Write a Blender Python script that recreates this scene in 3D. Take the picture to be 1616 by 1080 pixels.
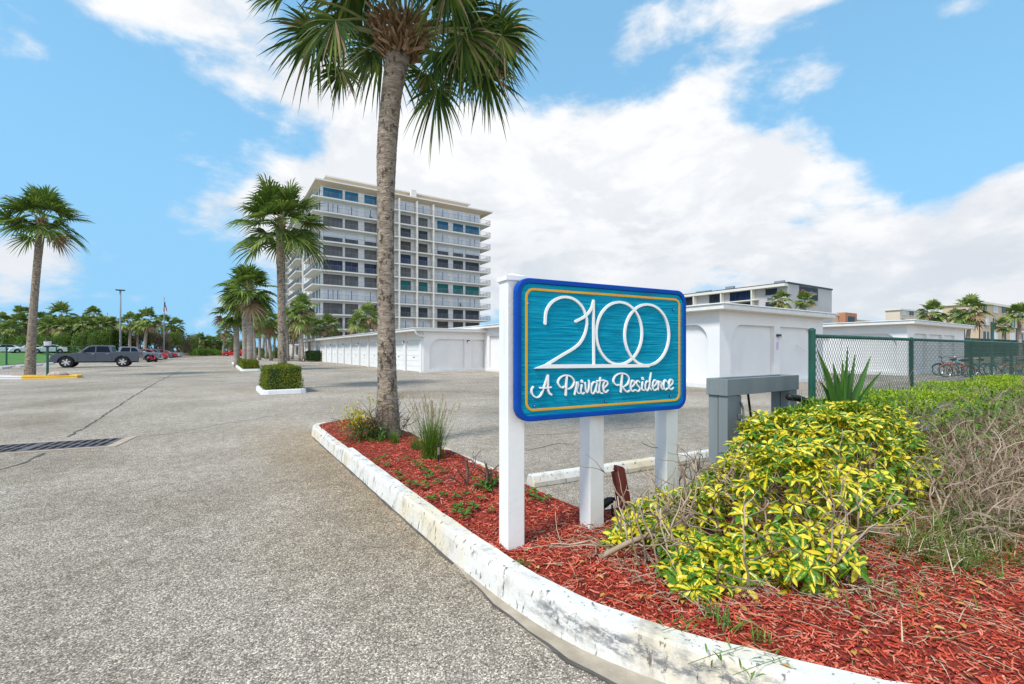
import bpy, bmesh, math, random
from mathutils import Vector, Matrix
rnd = random.Random(7)
R = math.radians
scene = bpy.context.scene
COL = scene.collection
for o in list(bpy.data.objects): bpy.data.objects.remove(o)

# ------------------------------------------------------------ camera
TH = R(33.0); FPX = 718.0; HOR = 553.0; CAMZ = 1.5
ST, CT = math.sin(TH), math.cos(TH)
cam_d = bpy.data.cameras.new('camera'); cam = bpy.data.objects.new('camera', cam_d); COL.objects.link(cam)
cam.location = (0, 0, CAMZ); cam.rotation_euler = (R(90), 0, -TH)
cam_d.sensor_width = 36; cam_d.lens = FPX/1616*36
cam_d.shift_y = (HOR-540)/1616
cam_d.clip_start = 0.05; cam_d.clip_end = 3000
scene.camera = cam

def at(px, D):                       # ground position of photo column px at depth D
    xc = (px-808)/FPX*D
    return (xc*CT + D*ST, -xc*ST + D*CT)
def G(px, py, z=0.0):                # point of the horizontal plane z seen at a photo pixel
    D = (CAMZ-z)*FPX/(py-HOR)
    x, y = at(px, D)
    return Vector((x, y, z))
def zz(py, D): return CAMZ + (HOR-py)/FPX*D
def ray(px, py):
    x, y = at(px, 1.0)
    return Vector((x, y, (HOR-py)/FPX))

# ------------------------------------------------------------ world and sun
SUN_EL, SUN_AZ = 54.0, -100.0         # azimuth clockwise from +Y
w = bpy.data.worlds.new('World'); scene.world = w; w.use_nodes = True
nt = w.node_tree; nt.nodes.clear()
def N(nt, t, **k):
    n = nt.nodes.new(t)
    for a, b in k.items(): setattr(n, a, b)
    return n
def math_(nt, op, a, b=None, c=None, clamp=False):
    n = N(nt, 'ShaderNodeMath', operation=op); n.use_clamp = clamp
    for i, v in enumerate((a, b, c)):
        if v is None: continue
        if isinstance(v, (int, float)): n.inputs[i].default_value = v
        else: nt.links.new(v, n.inputs[i])
    return n.outputs[0]
out = N(nt, 'ShaderNodeOutputWorld'); bg = N(nt, 'ShaderNodeBackground')
bg.inputs['Strength'].default_value = 0.1
sky = N(nt, 'ShaderNodeTexSky', sky_type='NISHITA'); sky.sun_disc = False
sky.sun_elevation = R(SUN_EL); sky.sun_rotation = R(SUN_AZ); sky.air_density = 0.75; sky.dust_density = 0.2; sky.ozone_density = 2.2
tc = N(nt, 'ShaderNodeTexCoord'); sep = N(nt, 'ShaderNodeSeparateXYZ'); nt.links.new(tc.outputs['Generated'], sep.inputs[0])
sx, sy, sz = sep.outputs
az = math_(nt, 'ARCTAN2', sx, sy); el = math_(nt, 'ARCSINE', sz)
# cloud banks: (photo column, row, half widths px, weight) turned into azimuth / elevation once
def azel(px, py):
    d = ray(px, py).normalized(); return math.atan2(d.x, d.y), math.asin(d.z)
BL = [(230,0,260,75,.62),(20,55,70,55,.3),(300,-40,200,70,.5),(470,140,115,45,.72),(560,120,80,60,.30),(60,405,120,46,.85),(780,330,330,115,.95),(600,250,160,90,.6),
      (940,260,220,90,.9),(1150,290,150,75,.8),(1000,420,440,100,.70),(1300,420,170,100,.8),(1230,0,190,60,.75),(1010,45,80,60,.75),
      (1100,140,75,45,.62),(1290,120,85,40,.5),(1600,410,190,110,.72),(1450,440,170,60,.8),(1600,310,90,45,.5),(1430,200,130,80,-.5),(870,60,70,60,-.3),(1270,340,50,40,-.35),(1520,10,110,30,.5),(620,430,200,90,.45),(300,470,220,50,.3),(140,500,240,40,.2),
      (1700,80,130,60,.5),(2000,300,500,250,.6),(-400,200,350,180,.5)]
tot = None
for (px, py, wx, wy, a) in BL:
    a0, e0 = azel(px, py); a1, _ = azel(px+wx, py); _, e1 = azel(px, py-wy)
    sa, se = abs(a1-a0), abs(e1-e0)
    u = math_(nt, 'DIVIDE', math_(nt, 'SUBTRACT', az, a0), sa)
    v = math_(nt, 'DIVIDE', math_(nt, 'SUBTRACT', el, e0), se)
    r2 = math_(nt, 'ADD', math_(nt, 'MULTIPLY', u, u), math_(nt, 'MULTIPLY', v, v))
    g = math_(nt, 'MULTIPLY', math_(nt, 'EXPONENT', math_(nt, 'MULTIPLY', r2, -0.9)), a)
    tot = g if tot is None else math_(nt, 'ADD', tot, g)
mp = N(nt, 'ShaderNodeMapping'); mp.inputs['Scale'].default_value = (1, 1, 1.9)
nt.links.new(tc.outputs['Generated'], mp.inputs[0])
def wnoise(scale, det, rough=.55, dist=0.0, off=0):
    m = mp.outputs[0]
    if off:
        m2 = N(nt, 'ShaderNodeMapping'); m2.inputs['Location'].default_value = (off, off*.6, off*.3); nt.links.new(m, m2.inputs[0]); m = m2.outputs[0]
    n = N(nt, 'ShaderNodeTexNoise'); n.inputs['Scale'].default_value = scale; n.inputs['Detail'].default_value = det
    n.inputs['Roughness'].default_value = rough; n.inputs['Distortion'].default_value = dist
    nt.links.new(m, n.inputs[0]); return n.outputs[0]
def mrange(nt, v, a, b, c=0.0, d=1.0, smooth=True):
    n = N(nt, 'ShaderNodeMapRange'); n.interpolation_type = 'SMOOTHSTEP' if smooth else 'LINEAR'
    nt.links.new(v, n.inputs[0])
    for i, x in enumerate((a, b, c, d)): n.inputs[1+i].default_value = x
    return n.outputs[0]
n1 = wnoise(3.2, 10, .58, .25); n1b = wnoise(3.2, 10, .58, .25, .055); n2 = wnoise(9, 8, .6, .2, 3.1)
dens = math_(nt, 'ADD', tot, math_(nt, 'ADD', math_(nt, 'MULTIPLY', math_(nt, 'SUBTRACT', n1, .5), 1.75), math_(nt, 'MULTIPLY', math_(nt, 'SUBTRACT', n2, .5), .9)))
mask = mrange(nt, dens, .36, .80)
thick = mrange(nt, dens, .6, 1.6)
n3 = wnoise(4.5, 8, .6, .3, 7.7)
shade = mrange(nt, math_(nt, 'ADD', math_(nt, 'MULTIPLY', n3, 1.0), math_(nt, 'MULTIPLY', mrange(nt, el, .05, .50), -.38)), .2, .62)   # greyer bases lower down
cc = N(nt, 'ShaderNodeMixRGB'); cc.inputs[1].default_value = (5.5, 5.55, 5.65, 1); cc.inputs[2].default_value = (3.85, 4.15, 4.55, 1)
relief = mrange(nt, math_(nt, 'SUBTRACT', n1b, n1), -.05, .07)      # lumps turned away from the sun are greyer
nt.links.new(math_(nt, 'ADD', math_(nt, 'MULTIPLY', shade, .55), math_(nt, 'MULTIPLY', relief, .42), clamp=True), cc.inputs[0])
skm = N(nt, 'ShaderNodeMixRGB', blend_type='MULTIPLY'); skm.inputs[0].default_value = 1; skm.inputs[2].default_value = (1.12, 1.62, 1.5, 1)
nt.links.new(sky.outputs[0], skm.inputs[1])
hz = N(nt, 'ShaderNodeMixRGB'); hz.inputs[2].default_value = (1.66, 3.45, 5.2, 1)
nt.links.new(mrange(nt, el, .60, .05, .62, .97), hz.inputs[0]); nt.links.new(skm.outputs[0], hz.inputs[1])
mx = N(nt, 'ShaderNodeMixRGB'); nt.links.new(hz.outputs[0], mx.inputs[1])
# added bright cloud cover behind the camera, out of view, to light facing walls
back = mrange(nt, math_(nt, 'ADD', math_(nt, 'MULTIPLY', sy, -.8), math_(nt, 'MULTIPLY', sx, -.35)), .15, .75)
cb = N(nt, 'ShaderNodeMixRGB'); cb.inputs[2].default_value = (8.8, 9.1, 9.6, 1); nt.links.new(back, cb.inputs[0]); nt.links.new(cc.outputs[0], cb.inputs[1])
nt.links.new(cb.outputs[0], mx.inputs[2]); nt.links.new(math_(nt, 'MAXIMUM', mask, math_(nt, 'MULTIPLY', back, .85)), mx.inputs[0])
nt.links.new(mx.outputs[0], bg.inputs[0]); nt.links.new(bg.outputs[0], out.inputs[0])

sd = bpy.data.lights.new('sun', 'SUN'); sun = bpy.data.objects.new('sun', sd); COL.objects.link(sun)
sd.energy = 2.3; sd.angle = R(11); sd.color = (1.0, .95, .87)
sdir = Vector((math.sin(R(SUN_AZ))*math.cos(R(SUN_EL)), math.cos(R(SUN_AZ))*math.cos(R(SUN_EL)), math.sin(R(SUN_EL))))
sun.rotation_euler = sdir.to_track_quat('Z', 'Y').to_euler()
vs = scene.view_settings; vs.view_transform = 'Standard'; vs.look = 'None'; vs.gamma = 1; vs.exposure = 0.86
scene.render.engine = 'CYCLES'

# ------------------------------------------------------------ materials
def M(name, cols, scale=5, detail=5, rough=.75, bump=0, bscale=None, island=0.0, stretch=None, metallic=0, spec=.3, trans=0, stains=(), nrough=.55, bdist=.01, coat=0):
    m = bpy.data.materials.new(name); m.use_nodes = True; t = m.node_tree; t.nodes.clear()
    o = N(t, 'ShaderNodeOutputMaterial'); p = N(t, 'ShaderNodeBsdfPrincipled')
    p.inputs['Roughness'].default_value = rough; p.inputs['Metallic'].default_value = metallic
    p.inputs['Specular IOR Level'].default_value = spec
    if coat: p.inputs['Coat Weight'].default_value = coat
    tcn = N(t, 'ShaderNodeTexCoord'); c = tcn.outputs['Object']
    if stretch:
        q = N(t, 'ShaderNodeMapping'); q.inputs['Scale'].default_value = stretch; t.links.new(c, q.inputs[0]); c = q.outputs[0]
    if isinstance(cols, tuple): cols = [(0, cols)]
    col = None
    if len(cols) == 1: p.inputs['Base Color'].default_value = (*cols[0][1], 1)
    if len(cols) > 1 or stains:
        if len(cols) > 1:
            nz = N(t, 'ShaderNodeTexNoise'); nz.inputs['Scale'].default_value = scale; nz.inputs['Detail'].default_value = detail; nz.inputs['Roughness'].default_value = nrough
            t.links.new(c, nz.inputs[0]); f = mrange(t, nz.outputs[0], .25, .75, smooth=False)
            if island:
                g = N(t, 'ShaderNodeNewGeometry')
                f = math_(t, 'ADD', math_(t, 'MULTIPLY', g.outputs['Random Per Island'], island), math_(t, 'MULTIPLY', f, 1-island))
            rp = N(t, 'ShaderNodeValToRGB'); e = rp.color_ramp.elements
            e[0].position = cols[0][0]; e[0].color = (*cols[0][1], 1); e[1].position = cols[-1][0]; e[1].color = (*cols[-1][1], 1)
            for (ps, cl) in cols[1:-1]: k = e.new(ps); k.color = (*cl, 1)
            t.links.new(f, rp.inputs[0]); col = rp.outputs[0]
        else:
            rgb = N(t, 'ShaderNodeRGB'); rgb.outputs[0].default_value = (*cols[0][1], 1); col = rgb.outputs[0]
        for (scol, ssc, lo, hi, amt, sst) in stains:
            q = N(t, 'ShaderNodeMapping'); q.inputs['Scale'].default_value = sst; q.inputs['Location'].default_value = (ssc, 1.3, 2.7)
            t.links.new(tcn.outputs['Object'], q.inputs[0])
            s = N(t, 'ShaderNodeTexNoise'); s.inputs['Scale'].default_value = ssc; s.inputs['Detail'].default_value = 8; s.inputs['Roughness'].default_value = .65
            t.links.new(q.outputs[0], s.inputs[0])
            mm = N(t, 'ShaderNodeMixRGB'); mm.inputs[2].default_value = (*scol, 1)
            t.links.new(mrange(t, s.outputs[0], lo, hi, 0, amt), mm.inputs[0]); t.links.new(col, mm.inputs[1]); col = mm.outputs[0]
        t.links.new(col, p.inputs['Base Color'])
    if bump:
        b = N(t, 'ShaderNodeBump'); b.inputs['Strength'].default_value = bump; b.inputs['Distance'].default_value = bdist
        bn = N(t, 'ShaderNodeTexNoise'); bn.inputs['Scale'].default_value = bscale or scale*4; bn.inputs['Detail'].default_value = 6
        t.links.new(c, bn.inputs[0]); t.links.new(bn.outputs[0], b.inputs['Height']); t.links.new(b.outputs[0], p.inputs['Normal'])
    if trans:
        tr = N(t, 'ShaderNodeBsdfTranslucent'); ms = N(t, 'ShaderNodeMixShader'); ms.inputs[0].default_value = trans
        if col: t.links.new(col, tr.inputs[0])
        else: tr.inputs[0].default_value = (*cols[0][1], 1)
        t.links.new(p.outputs[0], ms.inputs[1]); t.links.new(tr.outputs[0], ms.inputs[2]); t.links.new(ms.outputs[0], o.inputs[0])
    else: t.links.new(p.outputs[0], o.inputs[0])
    m['p'] = 1
    return m

WH = (.80, .80, .78)
m_white = M('white_paint', [(0, (.62, .62, .60)), (1, (.72, .72, .71))], 2.5, rough=.55, bump=.12, bscale=60, stains=[((.45, .42, .38), 3.0, .62, .82, .35, (1, 1, .35))])
m_post = M('post_paint', [(0, (.72, .72, .715)), (1, (.80, .80, .795))], 3, rough=.45, bump=.15, bscale=25, stains=[((.12, .10, .09), 14, .735, .77, .9, (1, 1, .7)), ((.5, .46, .42), 4.0, .58, .8, .3, (1, 1, .3))])
m_cream = M('cream_soffit', (.72, .62, .48), rough=.8)
m_stucco = M('white_stucco', [(0, (.66, .67, .69)), (1, (.75, .75, .76))], .8, rough=.85, bump=.25, bscale=45, stains=[((.5, .48, .45), 1.2, .6, .85, .25, (1, 1, .3))])
m_trim = M('trim_white', [(0, (.62, .63, .63)), (1, (.72, .72, .72))], 3, rough=.5)
m_door = M('garage_door', [(0, (.70, .72, .72)), (1, (.78, .79, .79))], 1.5, rough=.5)
m_black = M('black_metal', (.015, .015, .017), rough=.45)
m_dark = M('dark_metal', (.05, .055, .06), rough=.5)
m_rubber = M('rubber', (.018, .018, .018), rough=.85)
m_silver = M('silver_metal', (.55, .56, .58), rough=.3, metallic=.9)
m_greyp = M('grey_pole', (.22, .25, .29), rough=.5)
m_glassdark = M('tinted_glass', (.010, .016, .028), rough=.25, spec=.04)
m_lens = M('clear_lens', (.75, .75, .78), rough=.15)
m_red = M('red_lens', (.5, .02, .02), rough=.2)
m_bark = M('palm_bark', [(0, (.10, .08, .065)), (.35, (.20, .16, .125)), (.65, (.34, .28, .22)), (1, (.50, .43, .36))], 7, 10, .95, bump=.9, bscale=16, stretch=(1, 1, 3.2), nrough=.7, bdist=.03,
           stains=[((.055, .042, .035), 15, .545, .60, .85, (1, 1, .6)), ((.05, .04, .033), 5, .60, .68, .6, (1, 1, .7)), ((.50, .44, .37), 26, .60, .66, .6, (1, 1, 1))])
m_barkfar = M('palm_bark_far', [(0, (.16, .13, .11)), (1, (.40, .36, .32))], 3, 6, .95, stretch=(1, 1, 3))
m_boot = M('leaf_base', [(0, (.07, .04, .02)), (.5, (.24, .145, .075)), (1, (.46, .34, .22))], 6, 5, .9, island=.7, bump=.5, bscale=30)
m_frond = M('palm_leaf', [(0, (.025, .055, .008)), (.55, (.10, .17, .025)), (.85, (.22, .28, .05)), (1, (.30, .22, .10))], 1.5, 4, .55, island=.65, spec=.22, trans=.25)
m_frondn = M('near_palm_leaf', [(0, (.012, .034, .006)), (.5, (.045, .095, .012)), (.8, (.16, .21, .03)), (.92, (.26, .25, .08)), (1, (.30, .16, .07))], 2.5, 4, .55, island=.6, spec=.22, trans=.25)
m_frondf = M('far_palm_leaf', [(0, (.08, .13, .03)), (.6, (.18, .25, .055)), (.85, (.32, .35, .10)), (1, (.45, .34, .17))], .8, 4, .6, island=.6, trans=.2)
m_petiole = M('petiole', [(0, (.12, .16, .04)), (1, (.30, .27, .12))], 3, rough=.5, island=.6)
m_dead = M('dead_leaf', [(0, (.16, .10, .05)), (1, (.42, .30, .18))], 3, rough=.9, island=.7, trans=.15)
def leaf(name, a, b, c, tr=.3, rough=.5): return M(name, [(0, a), (.5, b), (1, c)], 2, 4, rough, island=.65, trans=tr)
m_bushf = leaf('far_bush_leaf', (.04, .085, .015), (.11, .19, .03), (.24, .33, .05))
m_bushb = leaf('brown_bush_leaf', (.10, .08, .05), (.20, .16, .11), (.16, .18, .07))
m_bushl = leaf('bright_bush_leaf', (.05, .12, .015), (.12, .24, .03), (.24, .36, .05))
m_hedge = leaf('hedge_leaf', (.03, .065, .01), (.09, .14, .015), (.22, .25, .02))
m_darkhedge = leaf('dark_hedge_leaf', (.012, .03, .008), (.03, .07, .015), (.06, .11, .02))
m_lime = leaf('lime_leaf', (.12, .24, .015), (.28, .42, .02), (.45, .52, .03))
m_green = leaf('green_leaf', (.02, .07, .012), (.05, .16, .02), (.12, .28, .03))
m_yleaf = leaf('yellow_leaf', (.20, .26, .02), (.50, .44, .02), (.72, .60, .05))
m_grass = leaf('grass_blade', (.04, .10, .012), (.11, .22, .025), (.25, .30, .06))
m_straw = leaf('straw', (.30, .24, .13), (.48, .40, .25), (.62, .56, .40), .1)
m_twig = M('twig', [(0, (.11, .075, .05)), (.5, (.30, .225, .16)), (1, (.54, .44, .34))], 6, 5, .9, island=.6)
m_twigd = M('dark_twig', [(0, (.05, .035, .03)), (1, (.20, .14, .11))], 6, 5, .9, island=.5)
m_chip = M('mulch_chip', [(0, (.06, .014, .010)), (.25, (.27, .028, .018)), (.6, (.55, .082, .040)), (.85, (.66, .19, .12)), (1, (.68, .48, .36))], 8, 3, .85, island=.85)
m_mulch = M('mulch_bed', [(0, (.05, .012, .008)), (.5, (.20, .03, .018)), (1, (.36, .06, .035))], 22, 8, .95, bump=1, bscale=40, bdist=.03)
m_pebble = M('pebble', [(0, (.25, .22, .2)), (1, (.6, .57, .52))], 6, rough=.8, island=.8)
m_tan = M('tan_stucco', [(0, (.50, .38, .28)), (1, (.60, .47, .36))], .3, rough=.9)
m_tan2 = M('pale_tan_stucco', [(0, (.58, .50, .40)), (1, (.66, .58, .48))], .3, rough=.9)
m_brick = M('terracotta', (.42, .20, .12), rough=.9)
m_hotel = M('hotel_wall', [(0, (.40, .40, .42)), (1, (.48, .47, .49))], .3, rough=.9)
m_win = M('window_glass', [(0, (.015, .022, .032)), (1, (.05, .065, .09))], .4, rough=.3, spec=.15)
m_gblue = M('glass_blue', [(0, (.005, .05, .12)), (1, (.008, .19, .36))], .5, rough=.3, spec=.15)
m_gblue2 = M('glass_navy', [(0, (.008, .015, .045)), (1, (.02, .045, .12))], .35, rough=.3, spec=.15)
m_gteal = M('glass_teal', [(0, (.0, .07, .08)), (1, (.005, .20, .21))], .35, rough=.3, spec=.15)
m_ggrey = M('glass_grey', [(0, (.055, .06, .07)), (1, (.15, .15, .155))], .35, rough=.3, spec=.15)
m_gbrown = M('glass_brown', [(0, (.025, .02, .018)), (1, (.10, .08, .065))], .35, rough=.3, spec=.15)
m_shut = M('shutter', [(0, (.50, .55, .64)), (1, (.60, .65, .72))], .5, rough=.6)
m_tower = M('tower_wall', [(0, (.62, .64, .67)), (1, (.70, .71, .73))], .2, rough=.85)
m_slab = M('slab', (.66, .64, .60), rough=.85)
m_rail = M('railing_grey', (.16, .18, .21), rough=.5)
m_tansof = M('tan_soffit', (.60, .48, .36), rough=.85)
m_fence = M('green_vinyl', [(0, (.004, .055, .04)), (1, (.01, .09, .065))], 4, rough=.4, spec=.5)
m_wire = M('fence_wire', (.035, .075, .065), rough=.45)
m_greyw = M('grey_painted_wood', [(0, (.15, .18, .19)), (1, (.22, .255, .265))], 3, rough=.6, bump=.3, bscale=20, stretch=(1, 1, .2))
m_stake = M('red_stained_wood', [(0, (.10, .02, .018)), (.6, (.20, .04, .035)), (1, (.30, .10, .08))], 6, 8, .8, bump=.6, bscale=14, stretch=(4, 4, .6))
m_screen = M('windscreen', [(0, (.006, .03, .022)), (.5, (.018, .065, .05)), (1, (.09, .11, .06))], 1.1, rough=.9)
m_lawn = M('lawn', [(0, (.05, .14, .03)), (1, (.10, .23, .05))], .8, 8, .95)
m_ground = M('far_ground', [(0, (.12, .13, .06)), (1, (.26, .25, .15))], .12, 8, .95)
m_conc = M('concrete', [(0, (.26, .215, .16)), (1, (.44, .385, .31))], 7, 9, .9, bump=.3, bscale=60)
m_yellow = M('yellow_kerb_paint', [(0, (.62, .36, .03)), (1, (.75, .46, .06))], 3, rough=.7, stains=[((.4, .35, .3), 6, .6, .75, .6, (1, 1, 1))])
m_kwhite = M('white_kerb_paint', [(0, (.60, .61, .64)), (1, (.70, .71, .73))], 3, rough=.7, stains=[((.35, .33, .31), 5, .62, .75, .6, (1, 1, 1))])
m_iron = M('cast_iron', [(0, (.09, .08, .09)), (1, (.17, .16, .17))], 8, rough=.8)
m_pit = M('drain_pit', (.006, .006, .006), rough=1)
m_rust = M('rusty_frame', [(0, (.30, .22, .16)), (1, (.48, .41, .34))], 9, rough=.9)
m_crack = M('crack_tar', [(0, (.05, .048, .045)), (1, (.13, .12, .11))], 6, rough=.95)

def asphalt():
    m = bpy.data.materials.new('aggregate_asphalt'); m.use_nodes = True; t = m.node_tree; t.nodes.clear()
    o = N(t, 'ShaderNodeOutputMaterial'); p = N(t, 'ShaderNodeBsdfPrincipled'); p.inputs['Roughness'].default_value = .9; p.inputs['Specular IOR Level'].default_value = .2
    c = N(t, 'ShaderNodeTexCoord').outputs['Object']
    v = N(t, 'ShaderNodeTexVoronoi'); v.inputs['Scale'].default_value = 140; t.links.new(c, v.inputs[0])
    sepc = N(t, 'ShaderNodeSeparateColor'); t.links.new(v.outputs['Color'], sepc.inputs[0])
    rp = N(t, 'ShaderNodeValToRGB'); e = rp.color_ramp.elements
    e[0].position = 0; e[0].color = (.12, .106, .096, 1); e[1].position = 1; e[1].color = (.80, .72, .62, 1)
    for ps, cl in ((.25, (.20, .177, .157)), (.5, (.305, .272, .24)), (.78, (.42, .378, .332))): k = e.new(ps); k.color = (*cl, 1)
    t.links.new(sepc.outputs[0], rp.inputs[0])
    col = rp.outputs[0]
    for (sc, a, b, dark, lite) in ((.09, .3, .7, (.82, .80, .76), (1.12, 1.10, 1.07)), (.55, .35, .65, (.88, .865, .83), (1.06, 1.05, 1.04)), (7, .3, .7, (.85, .84, .83), (1.1, 1.1, 1.1))):
        n = N(t, 'ShaderNodeTexNoise'); n.inputs['Scale'].default_value = sc; n.inputs['Detail'].default_value = 6; t.links.new(c, n.inputs[0])
        mm = N(t, 'ShaderNodeMixRGB'); mm.inputs[1].default_value = (*dark, 1); mm.inputs[2].default_value = (*lite, 1); t.links.new(mrange(t, n.outputs[0], a, b), mm.inputs[0])
        ml = N(t, 'ShaderNodeMixRGB', blend_type='MULTIPLY'); ml.inputs[0].default_value = 1; t.links.new(col, ml.inputs[1]); t.links.new(mm.outputs[0], ml.inputs[2]); col = ml.outputs[0]
    # tan sandy wash-out beside the bed, dark oily patches
    s3 = N(t, 'ShaderNodeSeparateXYZ'); t.links.new(c, s3.inputs[0])
    n = N(t, 'ShaderNodeTexNoise'); n.inputs['Scale'].default_value = .8; n.inputs['Detail'].default_value = 7; t.links.new(c, n.inputs[0])
    sx_ = math_(t, 'ADD', s3.outputs[0], math_(t, 'MULTIPLY', n.outputs[0], 1.4))
    f1 = math_(t, 'MULTIPLY', math_(t, 'MULTIPLY', mrange(t, sx_, .7, 2.0), mrange(t, s3.outputs[0], 1.6, 1.38)), math_(t, 'MULTIPLY', mrange(t, s3.outputs[1], 1.6, 4.5), mrange(t, s3.outputs[1], 12, 8)))
    ml = N(t, 'ShaderNodeMixRGB', blend_type='MULTIPLY'); ml.inputs[2].default_value = (.88, .76, .60, 1); t.links.new(math_(t, 'MULTIPLY', f1, .75), ml.inputs[0]); t.links.new(col, ml.inputs[1]); col = ml.outputs[0]
    n2_ = N(t, 'ShaderNodeTexNoise'); n2_.inputs['Scale'].default_value = .22; n2_.inputs['Detail'].default_value = 8; n2_.inputs['Distortion'].default_value = .8; t.links.new(c, n2_.inputs[0])
    ml = N(t, 'ShaderNodeMixRGB', blend_type='MULTIPLY'); ml.inputs[2].default_value = (.72, .69, .64, 1); t.links.new(mrange(t, n2_.outputs[0], .52, .68, 0, .8), ml.inputs[0]); t.links.new(col, ml.inputs[1]); col = ml.outputs[0]
    t.links.new(col, p.inputs['Base Color'])
    b = N(t, 'ShaderNodeBump'); b.inputs['Strength'].default_value = .45; b.inputs['Distance'].default_value = .006; b.invert = True
    t.links.new(v.outputs['Distance'], b.inputs['Height']); t.links.new(b.outputs[0], p.inputs['Normal'])
    t.links.new(p.outputs[0], o.inputs[0]); return m
m_asph = asphalt()

def kerbmat():                       # painted white, worn to cream on top, grime low on the face, tyre scuffs at the bend
    m = M('kerb_paint', [(0, (.58, .57, .54)), (1, (.68, .67, .64))], 4, 6, .8, bump=.35, bscale=50,
          stains=[((.62, .50, .29), .9, .45, .62, .6, (1, 1, 1)), ((.34, .31, .26), 7, .52, .68, .65, (1, 1, .6)), ((.08, .072, .065), 26, .575, .66, .85, (1, 1, .35))])
    t = m.node_tree; p = [n for n in t.nodes if n.type == 'BSDF_PRINCIPLED'][0]
    src = p.inputs['Base Color'].links[0].from_socket
    c = N(t, 'ShaderNodeTexCoord').outputs['Object']; s = N(t, 'ShaderNodeSeparateXYZ'); t.links.new(c, s.inputs[0])
    n = N(t, 'ShaderNodeTexNoise'); n.inputs['Scale'].default_value = 9; n.inputs['Detail'].default_value = 9; n.inputs['Roughness'].default_value = .75
    q = N(t, 'ShaderNodeMapping'); q.inputs['Scale'].default_value = (1, 1, 2.5); t.links.new(c, q.inputs[0]); t.links.new(q.outputs[0], n.inputs[0])
    # scuff band: height .05-.14 and Y between .75 and 2.2
    bz = math_(t, 'MULTIPLY', mrange(t, s.outputs[2], .02, .07), mrange(t, s.outputs[2], .17, .12))
    by = math_(t, 'MULTIPLY', mrange(t, s.outputs[1], .55, .9), mrange(t, s.outputs[1], 2.25, 1.9))
    f = math_(t, 'MULTIPLY', math_(t, 'MULTIPLY', bz, by), mrange(t, n.outputs[0], .44, .60), clamp=True)
    mm = N(t, 'ShaderNodeMixRGB'); mm.inputs[2].default_value = (.10, .105, .12, 1); t.links.new(math_(t, 'MULTIPLY', f, .85), mm.inputs[0]); t.links.new(src, mm.inputs[1])
    t.links.new(mm.outputs[0], p.inputs['Base Color']); return m
m_kerb = kerbmat()

def varileaf():                      # green leaf with a yellow middle; how wide differs from leaf to leaf
    m = bpy.data.materials.new('variegated_leaf'); m.use_nodes = True; t = m.node_tree; t.nodes.clear()
    o = N(t, 'ShaderNodeOutputMaterial'); p = N(t, 'ShaderNodeBsdfPrincipled'); p.inputs['Roughness'].default_value = .35
    uv = N(t, 'ShaderNodeUVMap'); uv.uv_map = 'UVMap'; s = N(t, 'ShaderNodeSeparateXYZ'); t.links.new(uv.outputs[0], s.inputs[0])
    g = N(t, 'ShaderNodeNewGeometry'); rp_ = g.outputs['Random Per Island']
    ox = N(t, 'ShaderNodeTexCoord').outputs['Object']; nz = N(t, 'ShaderNodeTexNoise'); nz.inputs['Scale'].default_value = 60; t.links.new(ox, nz.inputs[0])
    wv = math_(t, 'ABSOLUTE', math_(t, 'SUBTRACT', s.outputs[0], .5))
    th = math_(t, 'ADD', math_(t, 'SUBTRACT', math_(t, 'MULTIPLY', rp_, .80), .16), math_(t, 'MULTIPLY', math_(t, 'SUBTRACT', nz.outputs[0], .5), .5))
    f = mrange(t, math_(t, 'SUBTRACT', th, wv), .0, .05)
    gr = N(t, 'ShaderNodeMixRGB'); gr.inputs[1].default_value = (.02, .10, .008, 1); gr.inputs[2].default_value = (.15, .34, .015, 1); t.links.new(nz.outputs[0], gr.inputs[0])
    ye = N(t, 'ShaderNodeMixRGB'); ye.inputs[1].default_value = (.66, .52, .008, 1); ye.inputs[2].default_value = (.86, .74, .07, 1)
    t.links.new(math_(t, 'FRACT', math_(t, 'MULTIPLY', rp_, 17.3)), ye.inputs[0])
    mm = N(t, 'ShaderNodeMixRGB'); t.links.new(f, mm.inputs[0]); t.links.new(gr.outputs[0], mm.inputs[1]); t.links.new(ye.outputs[0], mm.inputs[2])
    t.links.new(mm.outputs[0], p.inputs['Base Color'])
    tr = N(t, 'ShaderNodeBsdfTranslucent'); t.links.new(mm.outputs[0], tr.inputs[0]); ms = N(t, 'ShaderNodeMixShader'); ms.inputs[0].default_value = .3
    t.links.new(p.outputs[0], ms.inputs[1]); t.links.new(tr.outputs[0], ms.inputs[2]); t.links.new(ms.outputs[0], o.inputs[0]); return m
m_vari = varileaf()

def signface():
    m = M('turquoise_grained_face', [(0, (.0, .13, .24)), (.45, (.0, .25, .40)), (1, (.01, .36, .50))], 9, 6, .6, spec=.1, bump=1.0, bscale=10, stretch=(.35, 1, 7), bdist=.012, nrough=.6)
    return m
m_face = signface()
m_rim = M('royal_blue_paint', [(0, (.0, .045, .30)), (1, (.001, .07, .38))], 3, rough=.5, spec=.15)
m_gold = M('gold_paint', [(0, (.60, .30, .03)), (1, (.70, .38, .05))], 4, rough=.6, spec=.1)
m_letter = M('letter_paint', (.82, .82, .82), rough=.4)

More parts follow.
